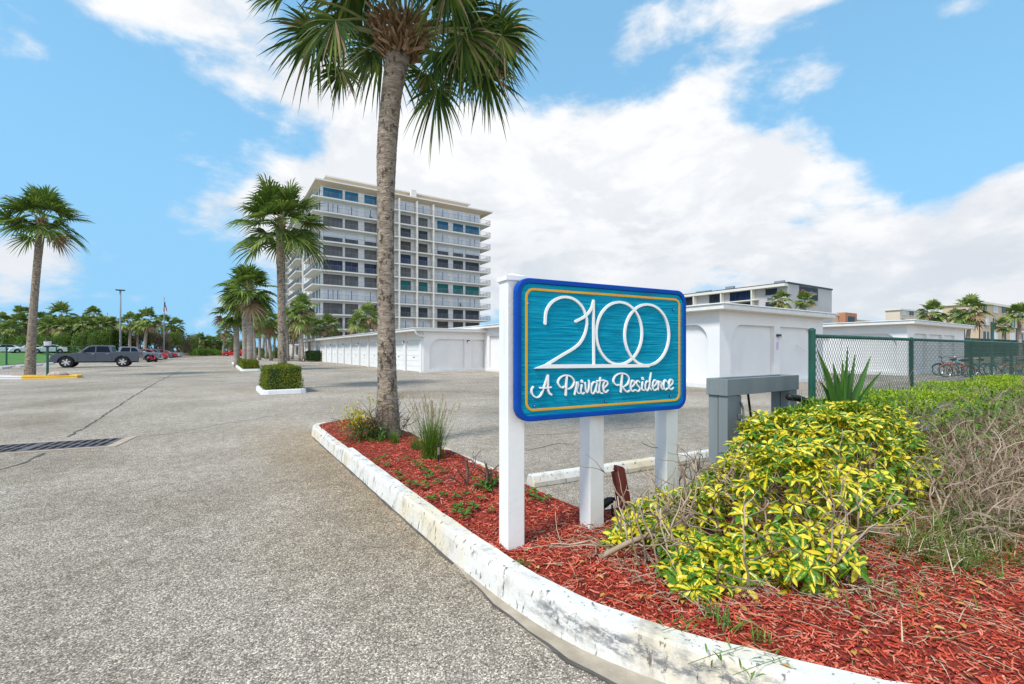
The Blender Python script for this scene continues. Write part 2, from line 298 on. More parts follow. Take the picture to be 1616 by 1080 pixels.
# ------------------------------------------------------------ mesh building
class MB:
    def __init__(s): s.v = []; s.f = []; s.m = []; s.uv = []; s.sm = False
    def add(s, vs, fs, mi=0, uv=None):
        b = len(s.v); s.v.extend(vs)
        for f in fs: s.f.append([b+i for i in f]); s.m.append(mi)
        if uv: s.uv.extend(uv)
        return s
    def box(s, x0, x1, y0, y1, z0, z1, mi=0):
        return s.add([(x0,y0,z0),(x1,y0,z0),(x1,y1,z0),(x0,y1,z0),(x0,y0,z1),(x1,y0,z1),(x1,y1,z1),(x0,y1,z1)],
                     [(0,3,2,1),(4,5,6,7),(0,1,5,4),(1,2,6,5),(2,3,7,6),(3,0,4,7)], mi)
    def bar(s, a, b, w, h=None, mi=0, up=(0,0,1)):
        a = Vector(a); b = Vector(b); d = (b-a).normalized(); u = Vector(up)
        if abs(d.dot(u)) > .98: u = Vector((1,0,0))
        x = d.cross(u).normalized()*(w/2); y = x.normalized().cross(d)*((h or w)/2)
        vs = [tuple(p+i*x+j*y) for p in (a, b) for i, j in ((-1,-1),(1,-1),(1,1),(-1,1))]
        return s.add(vs, [(0,1,2,3),(7,6,5,4),(0,4,5,1),(1,5,6,2),(2,6,7,3),(3,7,4,0)], mi)
    def tube(s, pts, rad, n=8, mi=0, cap=True):
        pts = [Vector(p) for p in pts]; k = len(pts)
        if not isinstance(rad, (list, tuple)): rad = [rad]*k
        vs = []; fs = []; pu = None
        for i, p in enumerate(pts):
            d = (pts[min(i+1,k-1)]-pts[max(i-1,0)])
            d = d.normalized() if d.length > 1e-9 else Vector((0,0,1))
            if pu is None: pu = Vector((1,0,0)) if abs(d.x) < .9 else Vector((0,1,0))
            x = (pu - d*pu.dot(d)).normalized(); pu = x; y = d.cross(x)
            for j in range(n):
                a = 2*math.pi*j/n; vs.append(tuple(p + (x*math.cos(a)+y*math.sin(a))*rad[i]))
        for i in range(k-1):
            for j in range(n): fs.append((i*n+j, i*n+(j+1)%n, (i+1)*n+(j+1)%n, (i+1)*n+j))
        if cap: fs.append(tuple(range(n))[::-1]); fs.append(tuple((k-1)*n+j for j in range(n)))
        return s.add(vs, fs, mi)
    def prism(s, poly, fn, t0, t1, mi=0):       # convex or star-free polygon (x,z) extruded; fn maps (x,z,t)->xyz
        n = len(poly); vs = [tuple(fn(a, b, t)) for t in (t0, t1) for a, b in poly]
        fs = [tuple(range(n))[::-1], tuple(range(n, 2*n))] + [(i, (i+1)%n, n+(i+1)%n, n+i) for i in range(n)]
        return s.add(vs, fs, mi)
    def build(s, name, mats, parent=None, smooth=False, loc=None, rotz=0):
        me = bpy.data.meshes.new(name); me.from_pydata(s.v, [], s.f)
        if not isinstance(mats, (list, tuple)): mats = [mats]
        for m in mats: me.materials.append(m)
        if len(mats) > 1: me.polygons.foreach_set('material_index', s.m)
        if s.uv:
            l = me.uv_layers.new(name='UVMap'); flat = [c for q in s.uv for c in q]
            l.data.foreach_set('uv', flat)
        if smooth: me.polygons.foreach_set('use_smooth', [True]*len(s.f))
        me.update()
        o = bpy.data.objects.new(name, me); COL.objects.link(o)
        if parent: o.parent = parent
        if loc is not None: o.location = loc
        o.rotation_euler.z = rotz
        return o
def tag(o, label=None, cat=None, group=None, kind=None):
    for k, v in (('label', label), ('category', cat), ('group', group), ('kind', kind)):
        if v: o[k] = v
    return o
def thing(name, label, cat, loc=(0,0,0), rotz=0, group=None):
    o = bpy.data.objects.new(name, None); COL.objects.link(o); o.location = loc; o.rotation_euler.z = rotz; o.empty_display_size = .2
    return tag(o, label, cat, group)
def kids(o): return [c for c in COL.objects if c.parent == o]
def copy_tree(o, loc, rotz=0, label=None, group=None, scale=None):
    c = o.copy(); COL.objects.link(c); c.location = loc; c.rotation_euler.z = rotz
    if label: c['label'] = label
    if group: c['group'] = group
    if scale is not None: c.scale = scale if isinstance(scale, (tuple, list)) else (scale,)*3
    for ch in kids(o):
        d = ch.copy(); COL.objects.link(d); d.parent = c
        for g in kids(ch):
            e = g.copy(); COL.objects.link(e); e.parent = d
    return c
def struct(o): o['kind'] = 'structure'; return o
def bevel(o, w, seg=2):
    b = o.modifiers.new('b', 'BEVEL'); b.width = w; b.segments = seg; b.limit_method = 'ANGLE'; b.angle_limit = R(40); return o
def plate(outer, holes, depth, fn):          # flat shape with holes, given thickness: returns MB
    bm = bmesh.new(); edges = []
    for loop in [outer]+holes:
        vs = [bm.verts.new((a, b, 0)) for a, b in loop]
        for i in range(len(vs)): edges.append(bm.edges.new((vs[i], vs[(i+1)%len(vs)])))
    bmesh.ops.triangle_fill(bm, use_beauty=True, use_dissolve=False, edges=edges)
    bmesh.ops.recalc_face_normals(bm, faces=bm.faces)
    r = bmesh.ops.extrude_face_region(bm, geom=bm.faces[:])
    for e in r['geom']:
        if isinstance(e, bmesh.types.BMVert): e.co.z += depth
    bmesh.ops.recalc_face_normals(bm, faces=bm.faces)
    mb = MB(); bm.verts.index_update()
    mb.add([tuple(fn(v.co.x, v.co.y, v.co.z)) for v in bm.verts], [[v.index for v in f.verts] for f in bm.faces])
    bm.free(); return mb
def rrect(x0, x1, y0, y1, r, n=8):
    p = []
    for cx, cy, a0 in ((x1-r, y1-r, 0), (x0+r, y1-r, 90), (x0+r, y0+r, 180), (x1-r, y0+r, 270)):
        for i in range(n+1):
            a = R(a0+90*i/n); p.append((cx+r*math.cos(a), cy+r*math.sin(a)))
    return p
def smoothline(pts, k=6):
    if len(pts) < 3: return [Vector(p) for p in pts]
    P = [Vector(p) for p in pts]; P = [2*P[0]-P[1]] + P + [2*P[-1]-P[-2]]; o = []
    for i in range(1, len(P)-2):
        for j in range(k):
            t = j/k
            o.append(.5*((2*P[i]) + (P[i+1]-P[i-1])*t + (2*P[i-1]-5*P[i]+4*P[i+1]-P[i+2])*t*t + (-P[i-1]+3*P[i]-3*P[i+1]+P[i+2])*t**3))
    o.append(P[-2]); return o
def rdir(r, up=-1):
    while True:
        v = Vector((r.uniform(-1,1), r.uniform(-1,1), r.uniform(up,1)))
        if .1 < v.length < 1: return v.normalized()
def leafquad(mb, p, d, n, L, W, mi=0, uv=False, fold=.15):    # lens-shaped leaf of four quads/tris
    d = d.normalized(); s = d.cross(n)
    if s.length < 1e-4: s = d.cross(Vector((.3,.5,.8)))
    s.normalize(); n = s.cross(d)
    a = p; m1 = p+d*L*.4+n*L*.06; m2 = p+d*L*.75+n*L*.03; t = p+d*L-n*L*.08
    w1, w2 = s*W*.5, s*W*.42; dn = n*W*fold
    vs = [a, m1-w1+dn, m1, m1+w1+dn, m2-w2+dn, m2, m2+w2+dn, t]
    fs = [(0,2,1),(0,3,2),(1,2,5,4),(2,3,6,5),(4,5,7),(5,6,7)]
    U = [(.5,0),(0,.4),(.5,.4),(1,.4),(0,.75),(.5,.75),(1,.75),(.5,1)]
    mb.add([tuple(v) for v in vs], fs, mi, [U[i] for f in fs for i in f] if uv else None)
def blade(mb, p, d, L, W, droop=.3, seg=3, mi=0, r=rnd):
    d = d.normalized(); s = d.cross(Vector((0,0,1)))
    if s.length < .05: s = Vector((math.cos(r.random()*6), math.sin(r.random()*6), 0))
    s.normalize(); vs = []
    for i in range(seg+1):
        u = i/seg; q = p+d*L*u; q = Vector((q.x, q.y, q.z-droop*L*u*u)); w_ = s*W*.5*(1-u**1.6)*1.0 if i < seg else s*.0003
        vs += [tuple(q-w_), tuple(q+w_)]
    mb.add(vs, [(2*i, 2*i+1, 2*i+3, 2*i+2) for i in range(seg)], mi)
# ------------------------------------------------------------ ground
g = MB(); g.add([(-900,-300,-.03),(900,-300,-.03),(900,1500,-.03),(-900,1500,-.03)], [(0,1,2,3)]); struct(g.build('ground', m_ground))
g = MB(); g.add([(-17.9,-12,0),(70,-12,0),(70,150,0),(-17.9,150,0)], [(0,1,2,3)]); struct(g.build('asphalt_lot', m_asph))
g = MB()                              # the lawn rises gently beyond the far fence
xs = [-18.0, -19, -22, -25, -28, -160]; zs = [.03, .12, .5, .95, 1.05, 1.2]
for i in range(len(xs)-1): g.add([(xs[i],30,zs[i]),(xs[i+1],30,zs[i+1]),(xs[i+1],420,zs[i+1]),(xs[i],420,zs[i])], [(0,3,2,1)])
struct(g.build('lawn', m_lawn, smooth=True))
def strip(name, pts, w, mat, z, jit=0.0, r=random.Random(3)):
    P = [Vector((p[0], p[1], 0)) for p in pts]; m = MB(); vs = []; Q = []
    for i in range(len(P)-1):
        k = max(1, int((P[i+1]-P[i]).length/.18))
        for j in range(k): Q.append(P[i].lerp(P[i+1], j/k) + Vector((r.uniform(-jit,jit), r.uniform(-jit,jit), 0)))
    Q.append(P[-1])
    for i, q in enumerate(Q):
        d = (Q[min(i+1,len(Q)-1)]-Q[max(i-1,0)]).normalized(); s = Vector((-d.y, d.x, 0))*(w*.5*r.uniform(.4,1.4))
        vs += [(q.x-s.x, q.y-s.y, z), (q.x+s.x, q.y+s.y, z)]
    m.add(vs, [(2*i, 2*i+1, 2*i+3, 2*i+2) for i in range(len(Q)-1)])
    return struct(m.build(name, mat))
def gp(*pp): return [G(a, b) for a, b in pp]
strip('asphalt_crack', gp((108,690),(150,665),(200,632),(250,602),(300,578)), .045, m_crack, .004, .03)
strip('asphalt_crack', gp((66,716),(40,730),(0,742)), .045, m_crack, .004, .03)
strip('asphalt_crack', gp((185,692),(260,686),(360,668),(470,650)), .02, m_crack, .004, .03)
strip('asphalt_crack', gp((500,604),(440,607),(300,600)), .05, m_crack, .004, .05)
strip('asphalt_crack', gp((830,688),(900,684),(1000,676),(1110,672)), .014, m_crack, .004, .02)
strip('asphalt_crack', gp((660,640),(720,650),(790,652)), .014, m_crack, .004, .02)
strip('asphalt_crack', gp((830,712),(880,700),(905,702)), .014, m_crack, .004, .02)
# ------------------------------------------------------------ storm drain
t = thing('storm_drain', 'long rusty iron storm drain grate in the pavement', 'drain')
A, B, C2 = G(183,690), G(168,705), G(0,716)
xa = Vector((C2.x-B.x, C2.y-B.y, 0)).normalized(); ya = Vector((A.x-B.x, A.y-B.y, 0))
o0 = Vector((B.x, B.y, 0)); Wd = .74; ya = Vector((-xa.y, xa.x, 0)); ya = ya if ya.y > 0 else -ya
def dfn(a, b, z): return o0 + xa*a + ya*b + Vector((0,0,z))
Ld = 4.2
def rect(m, a0, a1, b0, b1, z, mi=0, sk=0): m.add([tuple(dfn(a0,b0,z)), tuple(dfn(a1,b0,z)), tuple(dfn(a1+sk,b1,z)), tuple(dfn(a0+sk,b1,z))], [(0,1,2,3)], mi)
m = MB(); m.prism([(-.14,-.07),(Ld,-.07),(Ld,Wd+.07),(-.14,Wd+.07)], dfn, .001, .010); m.build('frame', m_rust, t)
m = MB(); m.prism([(0,0),(Ld,0),(Ld,Wd),(0,Wd)], dfn, .011, .014); m.build('grate', m_iron, t)
m = MB()
for sct in range(4):
    for i in range(8):
        for k in range(2): rect(m, sct*1.02+.06+i*.117, sct*1.02+.06+i*.117+.072, .045+k*.34, .335+k*.34, .0165, 0, .0)
m.build('slot', m_pit, t)

# ------------------------------------------------------------ kerbs and the mulch bed
def kerbwall(name, outer, inner_off, h, mats, mi_fn=None, face=.03, closed=False, z0=0):
    """outer: ground outline; the face leans in by `face`, the top is `inner_off` wide towards the left of travel"""
    P = [Vector((p[0], p[1], 0)) for p in outer]; n = len(P); m = MB(); vs = []; rr = random.Random(5)
    for i, p in enumerate(P):
        a = P[(i-1) % n] if closed or i else P[0]; b = P[(i+1) % n] if closed or i < n-1 else P[-1]
        d = (b-a).normalized(); s = Vector((-d.y, d.x, 0)); j = rr.uniform(-.003, .003)
        hh = h + rr.uniform(-.004, .004)
        for off, z in ((0, z0), (face*.7, z0+hh*.75), (face, z0+hh-.012), (face+.014, z0+hh), (inner_off-.012+j, z0+hh), (inner_off+j, z0+hh-.015), (inner_off, z0)):
            q = p+s*off; vs.append((q.x, q.y, z))
    K = 7; m.v = vs; rng = range(n if closed else n-1)
    for i in rng:
        for k in range(K-1):
            m.f.append([i*K+k, ((i+1) % n)*K+k, ((i+1) % n)*K+k+1, i*K+k+1]); m.m.append(mi_fn(i) if mi_fn else 0)
    if not closed: m.f.append(list(range(K))); m.m.append(0); m.f.append([(n-1)*K+k for k in range(K)][::-1]); m.m.append(0)
    return struct(m.build(name, mats))
def dense(pts, st=.12):
    P = smoothline([(p[0], p[1], 0) for p in pts], 8); o = [P[0]]
    for p in P[1:]:
        if (p-o[-1]).length >= st: o.append(p)
    o.append(P[-1]) if (P[-1]-o[-1]).length > .02 else None
    return o
KO = [(1.40,6.35),(1.40,5.5),(1.40,4.6),(1.40,3.7),(1.405,3.0),(1.42,2.55),(1.45,2.15),(1.52,1.76),(1.66,1.40),(1.87,1.02),(2.14,.63),(2.48,.24),(2.9,-.17),(3.45,-.57),(4.4,-.95),(6.5,-1.25)]
KO1 = dense(KO[::-1])                 # travel so that the bed is on the left
KO2 = dense([(1.395,6.36),(1.395,7.4),(1.40,8.3),(1.42,8.75),(1.54,9.0),(1.80,9.1),(2.2,9.08),(2.5,8.95),(2.68,8.6),(2.70,8.1),(2.70,7.0),(2.70,5.5),(2.68,4.3),(2.62,3.4),(2.62,2.98),(2.8,2.84),(3.2,2.80),(4.5,2.78),(8,2.76),(14,2.76)][::-1])
KO1b = KO1[::-1]; KO2b = KO2[::-1]
# both outlines travel so that the bed lies on the left hand
kerbwall('kerb', KO1b, .155, .18, m_kerb, face=.03)
kerbwall('kerb', KO2, .135, .155, m_kerb, face=.02)
# concrete gutter apron at the bend
GA = [(1.40,2.9),(1.43,2.4),(1.48,2.0),(1.56,1.64),(1.70,1.33),(1.90,.98),(2.16,.61),(2.5,.22),(2.9,-.17)]
m = MB(); vs = []
gd = dense(GA)
for i, p in enumerate(gd):
    d = (gd[min(i+1,len(gd)-1)]-gd[max(i-1,0)]).normalized(); s = Vector((d.y, -d.x, 0)); s = s if s.x < 0 or s.y < 0 else -s
    wv = .01+.12*min(1, i/8) + rnd.uniform(-.012,.012); q = p+s*wv; vs += [(p.x+.02, p.y+.02, .004), (q.x, q.y, .004)]
m.add(vs, [(2*i,2*i+1,2*i+3,2*i+2) for i in range(len(gd)-1)]); struct(m.build('gutter', m_conc))
strip('asphalt_crack', [(p.x-.02-.09*min(1,i/8), p.y-.03*min(1,i/8)-.006*i) for i, p in enumerate(gd)][2:], .022, m_crack, .008, .012)

strip('asphalt_crack', [(1.392,8.4),(1.388,6.4),(1.388,4.6),(1.39,2.9)], .026, m_crack, .004, .006)
def zm(x, y):                         # height of the mulch
    a = .135 + .03*math.sin(x*1.7+1)*math.sin(y*1.3) + .012*math.sin(x*6.1+y*4.3)
    e = min(1, max(0, (x-1.5)/.35)); return a*.75+.03 + .035*e*(1 if y > 2.6 else 1+.6*min(1,max(0,(x-2)/1.5)))
bedpoly = [(p.x+.10, p.y+.03) for p in KO1b][::-1][1:-1] + [(1.50,6.4),(1.50,7.4),(1.52,8.7),(1.62,8.9),(2.2,8.97),(2.5,8.8),(2.6,8.1),(2.6,5.5),(2.57,4.3),(2.52,3.4),(2.52,2.9),(2.7,2.74),(3.2,2.70),(8,2.66),(14,2.66),(14,-1.2)]
def inside(x, y, poly):
    c = False; n = len(poly); j = n-1
    for i in range(n):
        xi, yi = poly[i]; xj, yj = poly[j]
        if (yi > y) != (yj > y) and x < (xj-xi)*(y-yi)/(yj-yi)+xi: c = not c
        j = i
    return c
m = MB(); st = .07
def cell(x, y, s): m.add([(x,y,zm(x,y)),(x+s,y,zm(x+s,y)),(x+s,y+s,zm(x+s,y+s)),(x,y+s,zm(x,y+s))], [(0,1,2,3)])
x = 1.36
while x < 7.0:
    y = -1.3
    while y < 9.1:
        if inside(x+st/2, y+st/2, bedpoly): cell(x, y, st)
        y += st
    x += st
m.add([(7,-1.3,.15),(14,-1.3,.15),(14,2.7,.15),(7,2.7,.15)], [(0,1,2,3)])
struct(m.build('mulch_bed', m_mulch, smooth=True))
m = MB(); rc = random.Random(11)
def chip(x, y, z, L, W, H, a, tilt, roll):
    ca, sa = math.cos(a), math.sin(a); d = Vector((ca*math.cos(tilt), sa*math.cos(tilt), math.sin(tilt))); s = Vector((-sa, ca, roll)).normalized(); n = d.cross(s)
    c = Vector((x,y,z)); d *= L/2; s *= W/2; n *= H/2
    p = [c-d*1-s*.6-n, c+d-s*.5-n, c+d*.9+s-n*.8, c-d*.85+s*.8-n, c-d-s*.5+n, c+d*.92-s*.45+n, c+d*.8+s*.8+n, c-d*.8+s*.7+n]
    m.add([tuple(q) for q in p], [(4,5,6,7),(0,1,5,4),(1,2,6,5),(2,3,7,6),(3,0,4,7)])
cnt = 0
while cnt < 38000:
    u = rc.random()
    if u < .72: x, y = rc.uniform(1.45, 5.6), rc.uniform(-.6, 2.75)
    else: x, y = rc.uniform(1.5, 2.62), rc.uniform(2.6, 9.0)
    if not inside(x, y, bedpoly): continue
    if rc.random() > min(1, 2.6/math.hypot(x, y)): continue
    cnt += 1; k = rc.random()
    L = .016+.05*k*k; chip(x, y, zm(x, y)+rc.uniform(.0, .016), L, rc.uniform(.004, .011), rc.uniform(.002, .005), rc.random()*6.28, rc.gauss(0, .22), rc.gauss(0, .3))
tag(m.build('mulch_chips', m_chip), 'loose red wood chips covering the planting bed', 'mulch', kind='stuff')
m = MB()
for i in range(1500):
    x, y = rc.uniform(1.5, 5.6), rc.uniform(-.2, 2.7)
    if inside(x, y, bedpoly):
        L = rc.uniform(.04, .17); a = rc.random()*6.28; z = zm(x,y)+.018
        dd = Vector((math.cos(a), math.sin(a), rc.uniform(-.05,.16))); p0 = Vector((x,y,z)); p2 = p0+dd*L; p1 = (p0+p2)/2+Vector((rc.uniform(-.01,.01), rc.uniform(-.01,.01), .004))
        m.tube([p0,p1,p2], rc.uniform(.0006,.0015), 4)
tag(m.build('dry_straw', m_straw), 'dry straw and thin twigs strewn over the red mulch', 'straw', kind='stuff')
m = MB()
for i in range(2600):
    x, y = rc.uniform(2.0, 5.6), rc.uniform(.85, 2.5); q_ = y-(1.05+.08*abs(x-3.4))
    if q_ < -.25 or (x < 2.6 and y < 1.3): continue
    L = rc.uniform(.02, .12); a = rc.random()*6.28; p0 = Vector((x,y,zm(x,y)+.02+rc.uniform(0,.02))); dd = Vector((math.cos(a), math.sin(a), rc.uniform(-.1,.25)))
    m.tube([p0, p0+dd*L*.5+Vector((0,0,.005)), p0+dd*L], rc.uniform(.001,.0035), 4)
tag(m.build('twig_litter', m_twig), 'brown dead twigs littering the ground under the variegated shrubs', 'twigs', kind='stuff')
m = MB()
for i in range(170):
    x, y = rc.uniform(1.6, 5.2), rc.uniform(.1, 2.4)
    if inside(x, y, bedpoly): leafquad(m, Vector((x,y,zm(x,y)+.02)), Vector((math.cos(i), math.sin(i), .1)), Vector((rc.uniform(-.4,.4),rc.uniform(-.4,.4),1)), rc.uniform(.03,.06), .022)
for (px, py) in ((1252,1056),(1205,955),(1160,905)):
    p = G(px, py, .185); leafquad(m, p, Vector((-.3,.8,.05)), Vector((.2,.1,1)), .05, .022)
tag(m.build('fallen_leaves', leaf('fallen_leaf', (.35,.17,.04), (.5,.28,.06), (.55,.42,.15), .1)), 'fallen dry ochre leaves on the mulch and kerb', 'leaves', kind='stuff')

# ------------------------------------------------------------ the sign
t = thing('entrance_sign', 'blue and turquoise wooden sign reading 2100 A Private Residence on three white posts', 'sign')
US = Vector((math.sin(R(95.2)), math.cos(R(95.2)), 0)); NS = Vector((US.y, -US.x, 0)); NS = NS if NS.y < 0 else -NS     # NS faces the camera side
D0 = 1.35*FPX/319; x, y = at(801, D0); P0 = Vector((x, y, 0))
PF = P0 + NS*.075                    # front plane of the board
def onplane(px, py, off=0.0):
    d = ray(px, py); o = Vector((0,0,CAMZ)); k = ((PF+NS*off)-o).dot(NS)/d.dot(NS); q = o+d*k
    return ((q-PF).dot(US), q.z)
def sf(a, b, c): return PF + US*a + Vector((0,0,b)) + NS*c
SQ = .132
def post(u, zt, cap):
    m = MB(); b0 = P0+US*u; bk = -NS
    def f(a, b, c): return b0+US*a+bk*b+Vector((0,0,c))
    m.add([tuple(f(a,b,c)) for c in (.0, zt) for a,b in ((0,0),(SQ,0),(SQ,SQ),(0,SQ))], [(0,3,2,1),(4,5,6,7),(0,1,5,4),(1,2,6,5),(2,3,7,6),(3,0,4,7)])
    o = bevel(m.build('post', m_post, t), .006)
    if cap:
        m = MB(); e = .012
        m.add([tuple(f(a,b,c)) for c in (zt-.01, zt+.022) for a,b in ((-e,-e),(SQ+e,-e),(SQ+e,SQ+e),(-e,SQ+e))]+[tuple(f(SQ/2,SQ/2,zt+.05))], [(0,3,2,1),(4,5,8),(5,6,8),(6,7,8),(7,4,8),(0,1,5,4),(1,2,6,5),(2,3,7,6),(3,0,4,7)])
        m.build('post_cap', m_post, o)
post(0, 1.98, True); post(.684, 1.55, False); post(1.463, 1.55, False)
uL, _ = onplane(815, 550); uR, _ = onplane(1082, 550)
_, zT = onplane(842, 438.5); _, zB = onplane(842, 663.5); _, zT2 = onplane(1057, 458.7); _, zB2 = onplane(1057, 648)
zT, zB = (zT+zT2)/2, (zB+zB2)/2
print('SIGN', uL, uR, zT, zB, zT2, zB2)
for zc in (zT-.16, zB+.12):
    m = MB(); m.prism([(uL+.05,zc-.045),(uR-.03,zc-.045),(uR-.03,zc+.045),(uL+.05,zc+.045)], sf, -.073, -.047); bevel(m.build('backing_rail', m_post, t), .003)
outer = rrect(uL, uR, zB, zT, .10, 12)
bevel(plate(outer, [], .040, lambda a,b,c: sf(a,b,-.046+c)).build('board', m_rim, t), .004)
m = plate(rrect(uL,uR,zB,zT,.10,12), [rrect(uL+.035,uR-.035,zB+.035,zT-.035,.07,10)], .014, lambda a,b,c: sf(a,b,-.005+c)); bevel(m.build('rim', m_rim, t), .006, 3)
# face plate has its own axes so the grain runs along the board
def face_local(name, mb, mat, par):
    o = mb.build(name, mat, par); o.location = PF; o.rotation_euler.z = math.atan2(US.y, US.x); return o
Q = plate(rrect(uL+.036,uR-.036,zB+.036,zT-.036,.069,10), [], .004, lambda a,b,c: Vector((a, .004-c, b)))
face = face_local('face', Q, m_face, t)
g_in, g_w = .066, .0165
Q = plate(rrect(uL+g_in,uR-g_in,zB+g_in,zT-g_in,.062,12), [rrect(uL+g_in+g_w,uR-g_in-g_w,zB+g_in+g_w,zT-g_in-g_w,.046,12)], .007, lambda a,b,c: sf(a,b,-.001+c)); bevel(Q.build('gold_line', m_gold, t), .0015)
depth_i = [0]
def stroke(mb, pts, w, k=6, w1=None, sm=True):
    P = smoothline([(a, b, 0) for a, b in pts], k) if sm else [Vector((a,b,0)) for a,b in pts]
    depth_i[0] += 1; dz = .011+.0004*(depth_i[0] % 12); n = len(P); vs = []; fs = []
    def ring(c, dx, dy): pass
    for i, p in enumerate(P):
        d = (P[min(i+1,n-1)]-P[max(i-1,0)]).normalized(); s = Vector((-d.y, d.x, 0)); ww = w if w1 is None else w+(w1-w)*i/(n-1)
        e = .5*ww
        for q, c in ((p-s*e, .0), (p-s*e*.9, dz), (p+s*e*.9, dz), (p+s*e, .0)): vs.append(tuple(sf(q.x, q.y, c)))
    for i in range(n-1):
        for j in range(3): fs.append((i*4+j, i*4+j+1, i*4+4+j+1, i*4+4+j))
    fs += [(0,1,2,3), ((n-1)*4+3, (n-1)*4+2, (n-1)*4+1, (n-1)*4)]
    mb.add(vs, fs)
    for p, d in ((P[0], P[0]-P[1]), (P[-1], P[-1]-P[-2])):      # rounded ends
        a0 = math.atan2(d.y, d.x); ww = w if (w1 is None or p is P[0]) else w1; arc = [(p.x+ww*.47*math.cos(a0+R(t_)), p.y+ww*.47*math.sin(a0+R(t_))) for t_ in range(-90, 91, 30)]
        mb.prism(arc, sf, 0.0005, dz-.0002)
def px2(pts, ox, oy, s): return [onplane(ox+a/s, oy+b/s, .01) for a, b in pts]
m = MB(); zs3 = (780, 420, 4.153); SW = .0195
stroke(m, px2([(335,378),(342,300),(372,246),(415,215),(468,203),(528,220),(578,268),(606,340),(606,405),(584,472),(540,528),(440,590),(345,648)], *zs3), SW)
stroke(m, px2([(652,228),(653,430),(655,650)], *zs3), .019)
stroke(m, px2([(652,232),(638,280),(600,328),(535,364)], *zs3), .019)
def ell(cx, cy, rx, ry, a0=0, a1=360, n=30): return [(cx+rx*math.cos(R(a0+(a1-a0)*i/n)), cy+ry*math.sin(R(a0+(a1-a0)*i/n))) for i in range(n+1)]
stroke(m, px2(ell(820,441,150,204,-90,270), *zs3), SW, 2)
stroke(m, px2(ell(1002,452,145,200,-90,270), *zs3), SW, 2)
bar = px2([(262,672),(345,640),(380,645),(1000,643),(1040,640),(1010,664)], *zs3)
mb2 = MB(); mb2.prism(bar, sf, 0, .0165); m.add(mb2.v, mb2.f)
m.build('house_number', m_letter, t)
LA, LC, LB = (820,590,12.43), (950,580,12.43), (820,560,6.215)
m = MB(); lw = .0108
S1 = [(LA,[(270,258),(240,310),(243,380),(280,440),(340,465),(400,440),(440,380),(480,270),(525,130),(548,35)]),(LA,[(558,35),(556,180),(557,300),(580,375),(622,410)]),(LA,[(405,278),(500,280),(618,265)]),
 (LA,[(870,250),(840,275),(790,250),(755,180),(780,100),(850,45),(930,30),(1010,60),(1065,130),(1060,210),(1010,275),(950,298)]),(LA,[(925,60),(915,200),(905,418)]),
 (LA,[(1122,175),(1100,290),(1078,408)]),(LA,[(1112,210),(1150,170),(1150,240),(1125,320),(1145,375),(1180,385)]),
 (LA,[(1228,225),(1208,310),(1215,375),(1245,395),(1272,372)]),(LA,[(1290,180),(1298,290),(1325,370),(1358,300),(1372,200),(1362,132)]),
 (LA,[(1512,175),(1455,170),(1408,260),(1410,360),(1445,392),(1490,320),(1520,200)]),(LA,[(1520,190),(1500,310),(1525,372),(1560,350)]),
 (LB,[(794,225),(781,330),(790,372),(815,378)]),(LB,[(762,259),(828,250)]),
 (LC,[(40,400),(105,335),(100,280),(60,270),(25,350),(35,450),(70,492),(120,450)]),
 (LC,[(330,340),(290,350),(240,310),(230,240),(270,165),(350,120),(430,120),(500,160),(530,230),(510,320),(440,370),(400,380)]),(LC,[(395,145),(385,300),(370,480)]),(LC,[(400,380),(440,440),(490,480),(540,455)]),
 (LC,[(570,390),(625,340),(635,280),(600,258),(565,310),(560,400),(590,465),(650,440)]),(LC,[(742,292),(710,265),(680,300),(700,350),(742,400),(740,450),(700,470),(665,442)]),
 (LC,[(805,290),(790,380),(797,440),(832,448)]),(LC,[(930,285),(890,275),(855,340),(860,430),(895,455),(930,390),(945,290)]),(LC,[(965,110),(945,260),(932,380),(962,440)]),
 (LC,[(1005,380),(1060,330),(1065,272),(1035,250),(1000,310),(1000,410),(1035,450),(1085,420)]),(LC,[(1108,270),(1105,350),(1103,440)]),(LC,[(1108,350),(1128,280),(1160,300),(1160,390),(1192,430)]),
 (LC,[(1275,285),(1245,250),(1215,310),(1215,400),(1245,440),(1290,410)]),(LC,[(1318,370),(1378,320),(1385,262),(1350,240),(1320,300),(1320,400),(1355,435),(1400,400)])]
for z_, pts in S1: stroke(m, px2(pts, *z_), lw if pts[0] not in ((558,35),(925,60),(395,145)) else .0145, 5)
for z_, c in ((LA,(1226,150)),(LC,(803,222))): stroke(m, px2([(c[0]-3,c[1]-12),(c[0]+2,c[1]+12)], *z_), .016, 2)
m.build('script_lettering', m_letter, t)
for c in ((222,243),(755,264),(1177,284),(265,917),(733,887),(1158,853)):
    a, b = px2([c], *zs3)[0]; m = MB(); m.prism([(a+.011*math.cos(k*.7854), b+.011*math.sin(k*.7854)) for k in range(8)], sf, 0, .004)
    m.prism([(a+.005*math.cos(k*.7854), b+.005*math.sin(k*.7854)) for k in range(8)], sf, .0042, .007, 1); m.build('bolt', [m_rim, m_silver], t)

